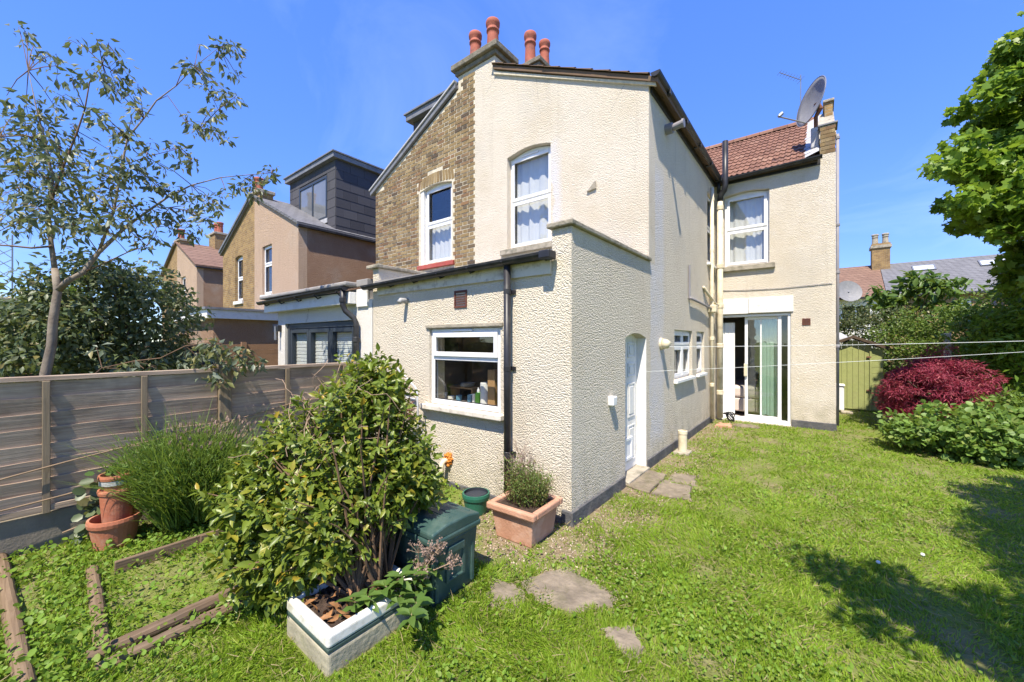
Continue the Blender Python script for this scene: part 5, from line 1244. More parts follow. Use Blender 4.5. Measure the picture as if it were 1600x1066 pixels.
EUC = [ (-6.63,0.04,4.98,0.08,5),(-6.68,0.09,4.99,0.07,6),(-7.02,0.15,5.03,0.1,7),(-6.46,0.18,4.72,0.07,5),(-6.42,0.25,4.72,0.05,4),(-6.28,0.43,4.9,0.1,8),(-5.71,0.52,4.72,0.05,5),(-6.02,0.64,4.89,0.08,8),(-6.14,0.62,4.85,0.05,4),(-6.66,0.31,4.71,0.17,16),(-5.83,0.35,4.28,0.09,8),(-6.15,0.28,4.21,0.1,8),(-5.85,0.32,4.12,0.05,5),(-6.71,0.29,4.29,0.09,7),(-6.19,0.67,4.69,0.16,26),(-5.56,0.5,4.28,0.09,9),(-6.49,0.67,4.65,0.1,12),(-6.46,0.7,4.61,0.07,9),(-6.13,0.74,4.82,0.11,10),(-6.08,0.77,4.57,0.09,8),(-5.63,0.74,4.24,0.07,6),(-5.47,0.79,4.28,0.07,5),(-5.98,0.81,4.32,0.06,5),(-5.51,0.82,4.08,0.07,9),(-5.65,0.77,4.03,0.04,3),(-5.76,0.54,4.0,0.1,14),(-5.53,0.61,3.82,0.13,18),(-5.93,0.78,3.9,0.1,12),(-5.92,0.73,3.96,0.07,8),(-7.17,-0.04,4.41,0.14,12),(-6.64,0.09,4.2,0.14,18),(-6.65,0.18,4.16,0.12,16),(-6.72,0.0,4.06,0.08,6),(-6.77,0.11,3.99,0.21,34),(-6.38,0.23,3.91,0.18,30),(-6.09,0.3,3.68,0.16,26),(-6.77,0.41,4.15,0.12,12),(-6.68,0.48,3.82,0.12,12),(-6.43,0.53,3.67,0.06,6),(-6.74,0.18,3.79,0.24,40),(-6.49,0.02,3.66,0.17,24),(-6.44,-0.02,3.43,0.17,24),(-6.33,0.12,3.45,0.22,38),(-5.91,0.25,3.42,0.19,34),(-6.55,0.37,3.53,0.18,28),(-6.32,0.23,3.32,0.23,38),(-7.03,0.07,3.44,0.24,36),(-6.04,0.43,3.28,0.12,14),(-7.3,-0.04,3.4,0.18,22),(-7.09,0.02,3.19,0.2,28),(-5.96,0.16,2.99,0.2,34),(-6.01,0.3,3.11,0.18,28),(-6.62,0.45,3.21,0.16,18),(-6.74,-0.04,2.97,0.16,22),(-7.09,0.14,3.04,0.23,32),(-6.27,0.27,2.92,0.23,34),(-5.77,0.37,2.85,0.16,24),(-6.22,0.52,3.0,0.15,20),(-6.28,0.67,3.81,0.13,16),(-5.76,0.68,3.52,0.13,18),(-5.6,0.57,3.35,0.1,12),(-5.85,0.55,3.24,0.12,14),(-6.45,0.74,3.55,0.15,14),(-6.22,0.79,3.43,0.09,9),(-5.57,0.8,3.45,0.12,20),(-5.66,0.94,3.41,0.1,14),(-5.5,0.97,3.33,0.06,6),(-5.53,0.75,3.47,0.08,9),(-6.19,0.97,3.9,0.09,7),(-5.58,0.95,3.61,0.05,5),(-5.92,1.07,3.67,0.06,5),(-5.85,0.95,3.89,0.06,4),(-5.71,0.56,3.11,0.16,20),(-6.2,0.76,3.24,0.14,16),(-5.63,0.62,2.92,0.14,20),(-6.1,0.8,3.05,0.13,15),(-5.63,0.55,2.81,0.13,18),(-5.86,0.84,3.15,0.14,20),(-5.62,0.94,3.1,0.11,15),(-5.65,1.02,3.05,0.08,10),(-6.36,1.0,3.15,0.11,12),(-6.23,0.9,2.91,0.09,10),(-5.7,0.97,2.83,0.07,8),(-6.29,0.96,2.82,0.08,7),(-5.58,1.06,3.36,0.08,9),(-5.72,1.17,3.39,0.09,12),(-6.08,1.37,3.46,0.13,18),(-5.85,1.42,3.38,0.11,14),(-5.34,1.4,3.22,0.1,14),(-6.09,1.63,3.55,0.07,7),(-5.4,1.52,3.42,0.07,7),(-5.58,1.2,3.19,0.09,9),(-6.07,1.21,3.2,0.07,6),(-5.64,1.21,2.99,0.12,13),(-5.58,1.28,2.92,0.1,12),(-5.36,1.3,3.03,0.08,9),(-5.35,1.37,3.04,0.06,5),(-5.91,1.15,3.02,0.06,5),(-5.37,1.65,3.53,0.08,9),(-5.61,1.83,3.69,0.1,13),(-5.4,1.84,3.56,0.11,14),(-5.42,1.94,3.78,0.08,10),(-5.78,2.15,4.0,0.08,9),(-5.4,2.04,3.76,0.06,5),(-5.58,1.86,3.53,0.07,8),(-6.06,1.44,5.38,0.05,3),(-5.51,1.18,4.73,0.08,10),(-5.45,1.25,4.76,0.09,12),(-6.08,1.48,5.06,0.07,8),(-6.05,1.36,4.82,0.05,5),(-5.46,1.46,5.1,0.08,10),(-5.37,1.53,5.1,0.09,14),(-5.79,1.75,5.4,0.07,10),(-5.94,1.81,5.4,0.07,5),(-5.41,1.46,4.89,0.04,5),(-6.0,1.73,5.18,0.07,7),(-5.9,1.78,5.11,0.06,5),(-5.77,1.51,4.75,0.12,18),(-5.57,1.57,4.64,0.11,16),(-5.27,1.58,4.48,0.09,10),(-5.3,1.36,4.24,0.09,9),(-6.06,1.63,4.64,0.08,9),(-5.49,1.36,4.14,0.1,15),(-5.85,1.55,4.29,0.11,14),(-5.44,1.52,4.06,0.06,7),(-6.05,1.36,4.37,0.06,6),(-5.88,1.26,4.36,0.05,4),(-5.58,1.28,4.08,0.06,5),(-5.52,1.12,3.82,0.07,8),(-5.99,1.28,3.95,0.08,9),(-5.39,1.21,3.66,0.06,8),(-5.56,1.16,3.65,0.06,6),(-5.9,1.12,3.9,0.04,3),(-5.13,1.1,1.46,0.09,10),(-5.12,1.2,1.62,0.11,18),(-4.81,1.23,1.65,0.1,18),(-4.83,1.36,1.6,0.11,18),(-4.68,1.43,1.58,0.1,18),(-4.7,1.53,1.51,0.09,14),(-4.59,1.58,1.45,0.06,8),(-4.99,1.36,1.48,0.14,20),(-4.81,1.45,1.44,0.11,14),(-4.85,1.24,1.4,0.12,16),(-4.78,1.28,1.3,0.08,9),(-5.06,1.2,1.49,0.09,10),(-5.54,0.46,1.32,0.07,8),(-5.73,0.41,1.25,0.05,4),(-5.38,0.73,1.43,0.08,8),(-5.24,0.8,1.4,0.09,8),(-5.55,0.68,1.4,0.06,5),(-5.34,0.91,1.42,0.07,6),(-5.72,0.52,1.62,0.06,6) ]
EUC_BR = [ ([(-6.29,0.21,1.26),(-6.3,0.21,1.36),(-6.25,0.25,1.65),(-6.23,0.26,1.92),(-6.2,0.29,2.22),(-6.22,0.27,2.45)],[0.075,0.07,0.065,0.062,0.055,0.045]),([(-6.22,0.27,2.45),(-6.33,0.25,2.72),(-6.35,0.23,3.06),(-6.32,0.26,3.39),(-6.29,0.21,3.77),(-6.27,0.16,4.01),(-6.35,0.1,4.46)],[0.04,0.034,0.028,0.022,0.016,0.01,0.004]),([(-6.2,0.29,2.22),(-6.12,0.35,2.32),(-6.06,0.46,2.42),(-6.08,0.57,2.65),(-5.97,0.78,2.97),(-5.76,1.08,3.32),(-5.67,1.27,3.49),(-5.53,1.51,3.62),(-5.35,1.78,3.7),(-5.28,1.96,3.76)],[0.045,0.04,0.036,0.032,0.022,0.015,0.011,0.008,0.006,0.004]),([(-6.08,0.57,2.65),(-5.95,0.67,3.09),(-6.03,0.74,3.62),(-5.97,0.78,3.93),(-5.97,0.91,4.2),(-5.99,1.02,4.46),(-5.81,1.16,4.63),(-5.77,1.32,4.92),(-5.56,1.49,5.14)],[0.022,0.018,0.016,0.014,0.012,0.01,0.008,0.006,0.003]),([(-6.35,0.23,3.06),(-6.22,0.33,3.53),(-6.26,0.43,3.95),(-6.2,0.48,4.19),(-6.16,0.51,4.47),(-6.19,0.61,4.74),(-6.14,0.65,4.95)],[0.02,0.015,0.012,0.01,0.008,0.006,0.003]),([(-6.25,0.25,2.68),(-6.33,0.12,2.65),(-6.42,-0.02,2.66),(-6.62,-0.23,2.67)],[0.016,0.014,0.012,0.008]),([(-6.29,0.21,3.77),(-6.38,0.08,3.8),(-6.5,-0.08,3.76),(-6.57,-0.19,3.69)],[0.012,0.01,0.008,0.006]),([(-5.99,1.02,4.46),(-5.89,1.1,4.52),(-5.86,1.26,4.28),(-5.74,1.35,4.17)],[0.008,0.006,0.005,0.003]),([(-6.06,0.46,2.42),(-5.95,0.61,2.53),(-5.83,0.76,2.65),(-5.67,0.89,2.72)],[0.012,0.01,0.008,0.004]),([(-6.25,0.25,1.65),(-5.89,0.4,1.33),(-5.62,0.55,1.43),(-5.37,0.75,1.5),(-5.16,0.91,1.53),(-5.09,1.09,1.65),(-4.95,1.27,1.69),(-4.8,1.45,1.59)],[0.02,0.015,0.012,0.012,0.012,0.011,0.009,0.004]),([(-5.67,0.89,2.72),(-5.86,1.0,2.98),(-5.74,1.09,3.2)],[0.006,0.005,0.003]),([(-6.03,0.74,3.62),(-5.94,0.93,3.77),(-5.79,1.18,3.91),(-5.67,1.27,3.78)],[0.007,0.006,0.005,0.003]) ]
# eucalyptus beyond the fence
eu = thing('eucalyptus_tree', 'slender eucalyptus with grey trunk and sparse drooping leaves beyond the fence', 'tree', (EUC_BR[0][0][0][0], EUC_BR[0][0][0][1], 0))
for i, (pts, rs) in enumerate(EUC_BR):
    if i == 9: pts, rs = pts[2:], [q*.7 for q in rs[2:]]
    if i == 0: pts = [(pts[0][0]+.05, pts[0][1], 0.)] + pts; rs = [.085] + rs
    MB().tube(pts, [q*(.58 if i < 2 else .66) for q in rs], 8).build('trunk' if i == 0 else 'branch', 'bark_grey' if i < 4 else 'twig_brown', eu, smooth=True)
bp = np.array([p for b in EUC_BR for p in b[0]])
tw_ = MB()
for (x, y, z, r_, w) in EUC:
    c = np.array((x, y, z)); d = np.linalg.norm(bp - c, axis=1); k = int(np.argmin(d + 1.2*np.maximum(0, bp[:, 2]-c[2]-.4)))
    a = Vector(bp[k]); b = Vector(c)
    if (b-a).length < 1.1:
        tw_.tube([tuple(a), tuple(a.lerp(b, .5) + Vector((0, 0, .08*(b-a).length))), tuple(b + Vector((0, 0, r_*.3)))], [.005, .004, .0025], 4, caps=False)
    for j in range(max(1, w//6)):
        e = b + Vector((random.uniform(-1,1), random.uniform(-1,1), random.uniform(-1.1,.4)))*r_
        tw_.tube([tuple(b), tuple(b.lerp(e, .5) + Vector((0,0,.02))), tuple(e)], [.003, .0025, .0015], 3, caps=False)
tw_.build('twigs', 'twig_brown', eu)['kind'] = 'stuff'
dat = grow([e[:3] for e in EUC], [(e[3]*1.1, e[3]*1.1, e[3]*.95) for e in EUC], [e[4] for e in EUC], 1.9, .092, LEAF, up=.1, width=.40, hang=.75)
leaf_cloud('crown', 'leaf_eucalyptus', eu, LEAF4, dat, 'stuff')

# dark evergreen behind it
def bush(name, label, cat, base, ell, nclump, rmin, rmax, per, leaf_len, mat, tmpl=LEAF4, width=.5, up=.4, hang=.1, stem='bark_dark', stems=7, r0=.03, shell=.5, group=None):
    t = thing(name, label, cat, base, group)
    c, r_ = clumps_in(ell, nclump, rmin, rmax, shell)
    limbs(MB(), (base[0], base[1], base[2]-.02), [c[i] for i in range(min(stems, len(c)))], r0).build('stems', stem, t)['kind'] = 'stuff'
    leaf_cloud('foliage', mat, t, tmpl, grow(c, r_, [1]*len(c), per, leaf_len, tmpl, up=up, width=width, hang=hang), 'stuff')
    return t
bush('evergreen_shrub', 'dense dark evergreen shrub behind the eucalyptus trunk', 'shrub', (-7.3, 1.0, 0), [(-7.2, .6, 2.15, .7, .55, .6), (-7.3, 1.15, 2.15, .75, .55, .62), (-7.2, .2, 1.9, .6, .4, .5), (-7.4, .9, 1.5, .8, .9, .45), (-7.6, .1, 1.6, .6, .6, .5)], 250, .16, .28, 54, .085, 'leaf_dark', width=.5, hang=.55)
bush('bright_bush', 'bright lime green bush over the dark fence at the left edge', 'bush', (-8.9, -.1, 0), [(-8.9, -.15, 1.62, .25, .55, .20)], 30, .10, .16, 60, .06, 'leaf_bright', ROUND, .9)
bush('far_shrub', 'olive green shrub in front of the old brick wall at the far left', 'shrub', (-13.6, .9, 0), [(-13.6, .95, 2.3, .7, .6, 1.0), (-13.3, .6, 1.6, .6, .5, .8)], 60, .2, .35, 50, .11, 'leaf_hedge')

# evergreen shrub growing out of the sink
sb = thing('evergreen_bush', 'big glossy evergreen bush growing out of the white ceramic sink', 'bush', (-2.25, 1.3, .18))
ENV = [(-2.55, 1.36, .72, .58, .50, .44), (-2.68, 1.26, .42, .54, .46, .34), (-2.50, 1.45, 1.10, .44, .40, .40), (-2.44, 1.58, 1.38, .24, .24, .26), (-2.80, 1.16, .62, .42, .36, .36), (-2.22, 1.50, .80, .28, .26, .30), (-2.42, 1.14, .66, .34, .26, .28), (-2.76, 1.00, .36, .34, .28, .32), (-2.26, 1.74, .84, .26, .22, .30), (-2.92, .98, .66, .32, .28, .32), (-2.30, 1.16, .52, .24, .18, .18), (-2.46, 1.06, .33, .17, .17, .17), (-2.86, 1.18, .98, .28, .26, .26), (-2.2, 1.72, .70, .22, .16, .18), (-2.26, 1.36, .74, .24, .24, .22)]
sh_pts = []
stm = MB()
for i in range(1600):
    e = ENV[rng.choice(15, p=[.13,.08,.12,.06,.08,.06,.08,.08,.06,.06,.04,.03,.06,.03,.03])]
    d = norm(rng.normal(size=3))
    t = np.array(e[:3]) + d*np.array(e[3:])*(.55+.5*rng.random())
    if t[2] < .12 or (t[0] > -2.30 and t[2] < .34 and t[1] < 1.62): continue
    sh_pts.append((t, d))
base_pts = [Vector((random.uniform(-2.36,-2.1), random.uniform(1.2,1.5), .17)) for _ in range(9)]
for i, (t, d) in enumerate(sh_pts):
    b = base_pts[i % 9]
    if i % 7 == 0:
        tv_ = Vector(t); w = tv_-b
        stm.tube([tuple(b), tuple(b+w*.4+Vector((0,0,.12))), tuple(b+w*.8+Vector((0,0,.06))), tuple(tv_)], [.011, .008, .005, .0025], 5, caps=False)
stm.build('stems', 'twig_brown', sb)['kind'] = 'stuff'
P=[];Y=[];Nn=[];L=[]
for t, d in sh_pts:
    n = int(rng.integers(8, 15))
    ax = norm(d*.8 + np.array([0,0,.55]) + rng.normal(size=3)*.25)
    o1 = norm(np.cross(ax, rng.normal(size=3))); o2 = np.cross(ax, o1)
    for k in range(n):
        f = k/n; a = k*2.4 + rng.random()
        rad = o1*math.cos(a)+o2*math.sin(a)
        P.append(t + ax*(-.14+.17*f) + rng.normal(size=3)*.008)
        dd = norm(rad*(1.-.45*f) + ax*(.25+.6*f) - np.array([0,0,.18])); Y.append(dd)
        Nn.append(norm(ax*1.0 - dd*.3 + rng.normal(size=3)*.25)); L.append((.045+.055*rng.random())*(1.15-.45*f))
P=np.array(P);Y=np.array(Y);Nn=np.array(Nn);L=np.array(L)
near = np.argsort(np.linalg.norm(P-np.array([0,0,EYE]), axis=1) - L*3)
near300, others = near[:300], near[300:]
scatter_obj('foliage', 'leaf_shrub', sb, LEAF, P[others], Y[others], Nn[others], L[others], L[others]*.42, 'stuff')
lm_ = bpy.data.meshes.new('leaf'); lm_.from_pydata(LEAF[0], [], LEAF[1]); lm_.materials.append(MATS['leaf_shrub'])
xx, yy, zz_ = frames(Y[near300], Nn[near300])
for i in range(300):
    l = L[near300[i]]; M = Matrix.Identity(4)
    for r_ in range(3): M[r_][0] = xx[i][r_]*l*.42; M[r_][1] = yy[i][r_]*l; M[r_][2] = zz_[i][r_]*l; M[r_][3] = P[near300[i]][r_]
    o = link('leaf', lm_, sb); o.matrix_local = M
# dead bindweed over its crown
vn = MB()
for i in range(60):
    p = Vector((-2.62+random.uniform(-.3,.28), 1.36+random.uniform(-.22,.2), 1.22+random.uniform(-.22,.2)))
    pts = [p]
    d = Vector((random.uniform(-1,1), random.uniform(-1,1), random.uniform(-.6,.3)))
    for k in range(8):
        d = (d + Vector((random.uniform(-.8,.8), random.uniform(-.8,.8), random.uniform(-.7,.5)))).normalized(); pts.append(pts[-1] + d*.05)
    vn.tube([tuple(q) for q in pts], .0022, 4, caps=False)
vn.build('dead_vine', 'twig_tan', sb)['kind'] = 'stuff'

# laurel sprig and dried flower heads by the sink
lp = thing('laurel_plant', 'young light green laurel at the right-hand end of the sink', 'plant', (-1.92, 1.50, .0))
P=[];Y=[];Nn=[];L=[]; st_ = MB()
for i in range(15):
    tip = np.array([-1.86+rng.normal()*.10, 1.46+rng.normal()*.13, .20+.13*rng.random()])
    st_.tube([(-1.92, 1.52, 0.0), tuple(np.array([-1.92,1.52,.0])*.4+tip*.6+np.array([0,0,.05])), tuple(tip)], [.006,.005,.003], 5)
    for k in range(9):
        a = k*2.4; f = k/9; dd = np.array([math.cos(a), math.sin(a), .55*f-.1]); P.append(tip+np.array([0,0,-.03+.04*f])); Y.append(norm(dd)); Nn.append(norm(np.array([0,0,1.])+rng.normal(size=3)*.25)); L.append(.085+.03*rng.random())
st_.build('stems', 'twig_tan', lp)['kind'] = 'stuff'
scatter_obj('foliage', 'leaf_bright' if False else 'leaf_big', lp, LEAF, np.array(P), np.array(Y), np.array(Nn), np.array(L), np.array(L)*.40, 'stuff')
df = thing('dried_flower_heads', 'dry pinkish brown flower heads leaning against the green chest', 'dried flowers', (-2.0, 1.60, 0))
st_ = MB(); P = []
for i in range(16):
    tip = Vector((-1.88+random.uniform(-.10,.10), 1.58+random.uniform(-.10,.14), .36+random.uniform(-.10,.12)))
    st_.tube([(-2.0, 1.58, .05), tuple(Vector((-1.98,1.58,.22))+(tip-Vector((-1.98,1.58,.22)))*.4), tuple(tip)], .003, 4)
    for k in range(10):
        q = tip + Vector((random.gauss(0,.025), random.gauss(0,.025), random.gauss(.01,.018))); st_.tube([tuple(tip-Vector((0,0,.03))), tuple(q)], .0014, 3); P += [tuple(np.array(q)+rng.normal(size=3)*.006) for _ in range(7)]
st_.build('stems', 'twig_tan', df)['kind'] = 'stuff'
P = np.array(P); scatter_obj('flower_heads', 'flower_dry', df, ROUND, P, rand_dirs(len(P)), rand_dirs(len(P)), .011, .010, 'stuff')

# lavender by the fence
lv = thing('lavender_bush', 'spiky green lavender bush growing against the fence', 'bush', (-4.46, 1.10, 0))
n = 6000; nt_ = 16
lr = np.random.default_rng(5); tc_ = np.column_stack((-4.46+lr.normal(size=nt_)*.10, np.clip(1.10+lr.normal(size=nt_)*.17, .86, 1.5), .03+.16*lr.random(nt_))); th_ = .6+.6*lr.random(nt_); tl_ = lr.normal(size=(nt_,2))*.16 + (tc_[:, :2]-np.array([-4.46, 1.10]))*.8; tl_[:, 1] = np.maximum(tl_[:, 1], -.22)
k = rng.integers(0, nt_, n); a = rng.random(n)*2*np.pi; rr = np.sqrt(rng.random(n))*.09
root = tc_[k] + np.column_stack((rr*np.cos(a), rr*np.sin(a), .18*rng.random(n)))
d = norm(np.column_stack((np.cos(a)*rr*4.2+tl_[k,0]+rng.normal(size=n)*.14, np.sin(a)*rr*4.2+tl_[k,1]+rng.normal(size=n)*.14, .8+.25*rng.random(n))))
ln = (.18+.40*rng.random(n)**1.2)*th_[k]*1.3
scatter_obj('stems', 'leaf_lavender', lv, BLADE, root, d, rand_dirs(n), ln, .008+.004*rng.random(n), 'stuff')
k = rng.random(n) < .9; tips = root[k] + d[k]*(ln[k]*.75)[:, None]; m_ = len(tips)
scatter_obj('foliage', 'leaf_lavender', lv, LEAF4, np.repeat(tips, 3, 0)+rng.normal(size=(m_*3,3))*.03, norm(np.repeat(d[k], 3, 0)+rng.normal(size=(m_*3,3))*.5), rand_dirs(m_*3), .045, .011, 'stuff')
n = 170; a = rng.random(n)*2*np.pi; rr = np.sqrt(rng.random(n))*.26
b0 = np.column_stack((-4.44+rr*np.cos(a)*.9, 1.14+rr*np.sin(a)*1.25, np.full(n, .50))); d = norm(np.column_stack((np.cos(a)*rr*.9, np.sin(a)*rr*.9+.12, np.full(n, .9)))); ln = .24+.24*rng.random(n)
scatter_obj('flower_stalks', 'leaf_lavender', lv, BLADE, b0, d, rand_dirs(n), ln, .005, 'stuff')
tp = b0 + d*(ln*.92)[:, None]; scatter_obj('flower_spikes', 'flower_dry', lv, LEAF4, np.repeat(tp, 3, 0), np.repeat(d, 3, 0)+rng.normal(size=(n*3,3))*.15, rand_dirs(n*3), .045, .016, 'stuff')
iv = thing('ivy_plant', 'dark trailing ivy behind the stacked terracotta pots', 'ivy', (-4.88, .42, 0))
n = 55; P = np.column_stack((-4.86+rng.random(n)*.06,   .33+.18*rng.random(n), .05+.5*rng.random(n))); scatter_obj('foliage', 'leaf_dark', iv, ROUND, P, rand_dirs(n, -.3), norm(np.array([[.8,-.3,.5]])+rng.normal(size=(n,3))*.3), .07+.03*rng.random(n), .065, 'stuff')
n = 18; P = np.column_stack((-4.70+rng.normal(size=n)*.05, .55+rng.normal(size=n)*.05, .58+.05*rng.random(n))); scatter_obj('top_growth', 'leaf_big', iv, ROUND, P, rand_dirs(n, .2), rand_dirs(n, .9), .06, .05, 'stuff')
wv = thing('self_sown_plant', 'small leafy shrub beside the waste pipe under the kitchen window', 'plant', (-3.5, 2.8, 0))
c_, r__ = clumps_in([(-3.45, 2.72, .22, .25, .2, .16)], 14, .06, .10); leaf_cloud('foliage', 'leaf_shrub', wv, LEAF4, grow(c_, r__, [1]*14, 16, .07, LEAF4, width=.42), 'stuff')
limbs(MB(), (-3.5, 2.8, 0), c_[:6], .006).build('stems', 'twig_brown', wv)['kind'] = 'stuff'

# plants in the terracotta planter
hp = thing('heather_plant', 'small bushy green plant with brownish tips in the square planter', 'plant', (-2.03, 2.80, .26))
n = 420; a = rng.random(n)*2*np.pi; rr = np.sqrt(rng.random(n))*.14
b0 = np.column_stack((-2.03+rr*np.cos(a)*1.1, 2.82+rr*np.sin(a), np.full(n, .25))); hh = (.20+.24*vnoise(b0[:,0], b0[:,1], 14, 3))*(.6+.6*rng.random(n))
d = norm(np.column_stack((np.cos(a)*rr*1.3, np.sin(a)*rr*1.3, np.full(n, .8)))+rng.normal(size=(n,3))*.12)
scatter_obj('stems', 'twig_brown', hp, BLADE, b0, d, rand_dirs(n), hh, .004, 'stuff')
P = np.concatenate([b0 + d*(hh*f)[:, None] + rng.normal(size=(n,3))*.008 for f in np.linspace(.2, 1., 11)]); m_ = len(P)
scatter_obj('foliage', 'leaf_heather', hp, LEAF4, P, norm(rng.normal(size=(m_,3))+np.array([0,0,.9])), rand_dirs(m_), .026, .010, 'stuff')
dt = thing('dry_twig_plant', 'dead pale twiggy stems rising from the back of the square planter', 'plant', (-2.12, 2.92, .26))
st_ = MB()
def twig(p, d, l, r_, depth):
    q = p + d*l; st_.tube([tuple(p), tuple(p.lerp(q, .5)+Vector((random.uniform(-1,1), random.uniform(-1,1), 0))*l*.08), tuple(q)], [r_, r_*.8, r_*.6], 4, caps=False)
    if depth:
        for _ in range(random.randint(2, 3)): twig(p.lerp(q, random.uniform(.5, 1)), (d + Vector((random.uniform(-.8,.8), random.uniform(-.8,.8), random.uniform(-.3,.6)))).normalized(), l*random.uniform(.5,.75), r_*.6, depth-1)
for i in range(7): twig(Vector((-2.12+random.uniform(-.05,.05), 2.9+random.uniform(-.05,.05), .25)), Vector((random.uniform(-.5,.4), random.uniform(-.3,.3), 1)).normalized(), .27, .0065, 3)
st_.build('stems', 'flower_dry', dt)['kind'] = 'stuff'

# red maple, hydrangea-like shrub, right hand planting
mp = thing('red_maple', 'low domed purple-red Japanese maple at the edge of the lawn', 'tree', (1.75, 10.3, 0))
limbs(MB(), (1.75, 10.3, 0), [(1.75+.8*math.cos(k*.8), 10.3+.8*math.sin(k*.8), .75+.3*random.random()) for k in range(8)], .05).build('trunk', 'bark_dark', mp)
c_ = []; r__ = []
for i in range(260):
    d = norm(rng.normal(size=3)); d[2] = abs(d[2])**.9 if rng.random() < .86 else -.3*abs(d[2]); q = .72+.32*rng.random()
    c_.append((1.66+d[0]*.72*q, 10.2+d[1]*.74*q, .46+d[2]*1.0*q*(.9+.25*math.sin(3*d[0]+5*d[1])))); s_ = rng.uniform(.10, .17); r__.append((s_*1.3, s_*1.3, s_*.5))
leaf_cloud('crown', 'leaf_maple', mp, LEAF4, grow(c_, r__, [1]*len(c_), 105, .078, LEAF4, up=.8, width=.17, hang=.35), 'stuff')
bush('hydrangea_shrub', 'low spreading shrub with rounded mid-green leaves in front of the red maple', 'shrub', (1.72, 8.75, 0), [(1.62, 8.65, .34, .80, .66, .36), (2.25, 9.05, .36, .75, .7, .38), (1.30, 8.55, .24, .45, .45, .24), (2.0, 8.4, .26, .7, .45, .28)], 270, .10, .18, 30, .074, 'leaf_hydrangea', ROUND, .82, up=.9, hang=.0, shell=.6, stems=12, r0=.012)
n = 150; P = np.column_stack((1.75+rng.normal(size=n)*.45, 8.6+rng.normal(size=n)*.3, .50+.12*rng.random(n)))
bush('shade_plant', 'yellow-green leafy plant at the right of the red maple', 'plant', (2.35, 9.6, 0), [(2.35, 9.55, .55, .42, .5, .45), (2.7, 9.3, .5, .5, .6, .5)], 70, .12, .2, 34, .10, 'leaf_lavender', LEAF4, .5)
bush('laburnum_shrub', 'tall bright green shrub with pointed leaves at the right edge above the maple', 'shrub', (2.95, 11.0, 0), [(2.72, 11.0, 1.5, .5, .6, .9), (3.1, 10.7, 1.9, .7, .7, 1.1), (2.4, 11.5, 1.75, .5, .45, .55), (2.55, 10.75, 1.2, .4, .45, .5)], 190, .18, .30, 46, .12, 'leaf_lime', LEAF4, .42, hang=.3)
# mixed hedge behind the shed
bush('privet_hedge', 'dark dense hedge behind the green shed', 'hedge', (.6, 15.6, 0), [(-.1, 15.6, 1.6, 1.0, .5, 1.25), (.9, 15.8, 1.5, .9, .5, 1.35), (1.8, 15.9, 1.5, .9, .5, 1.3)], 260, .2, .3, 55, .085, 'leaf_dark', LEAF4, .55)
bush('climbing_shrub', 'mid green mixed shrub with reddish tips right of the shed', 'shrub', (2.2, 14.8, 0), [(1.9, 14.6, 1.3, .75, .5, 1.35), (2.8, 14.6, 1.25, .9, .5, 1.5), (3.5, 14.5, 1.3, .8, .5, 1.6)], 300, .18, .3, 55, .085, 'leaf_hedge', LEAF4, .5)
bush('rose_hedge', 'olive green hedge with pale blossoms behind the red maple', 'hedge', (3.7, 14.2, 0), [(3.5, 14.1, 1.6, 1.0, .6, 1.8), (4.6, 13.8, 1.9, 1.1, .6, 2.0), (4.0, 13.3, 1.2, 1.0, .5, 1.2)], 330, .2, .32, 52, .09, 'leaf_hedge', LEAF4, .5)
n = 70; P = np.column_stack((2.7+1.8*rng.random(n), 13.05+.15*rng.random(n), 1.5+1.1*rng.random(n)))
bl_ = thing('rose_blossoms', 'cluster of white blossoms scattered over the hedge behind the maple', 'flowers', (4.0, 13.6, 1.6))
scatter_obj('petals', 'flower_pale', bl_, ROUND, np.repeat(P, 4, 0)+rng.normal(size=(n*4,3))*.03, rand_dirs(n*4), rand_dirs(n*4), .07, .06, 'stuff')
# big-leaved plant in front of the far roofs
fg = thing('loquat_tree', 'young tree with large drooping leaves above the hedge, in front of the far roofs', 'tree', (1.9, 16.4, 0))
c_, r__ = clumps_in([(1.75, 16.3, 2.95, .55, .4, .45), (2.45, 16.3, 3.25, .6, .45, .55), (3.1, 16.2, 2.7, .6, .4, .5), (2.3, 16.2, 2.5, .9, .4, .45)], 60, .18, .26, .3)
limbs(MB().tube([(2.3,16.5,0),(2.3,16.5,1.6)], .05, 7), (2.3, 16.5, 1.5), c_[:22], .02).build('trunk', 'bark_dark', fg)
leaf_cloud('crown', 'leaf_big', fg, LEAF, grow(c_, r__, [1]*60, 15, .27, LEAF, up=.8, width=.42, hang=.45), 'stuff')

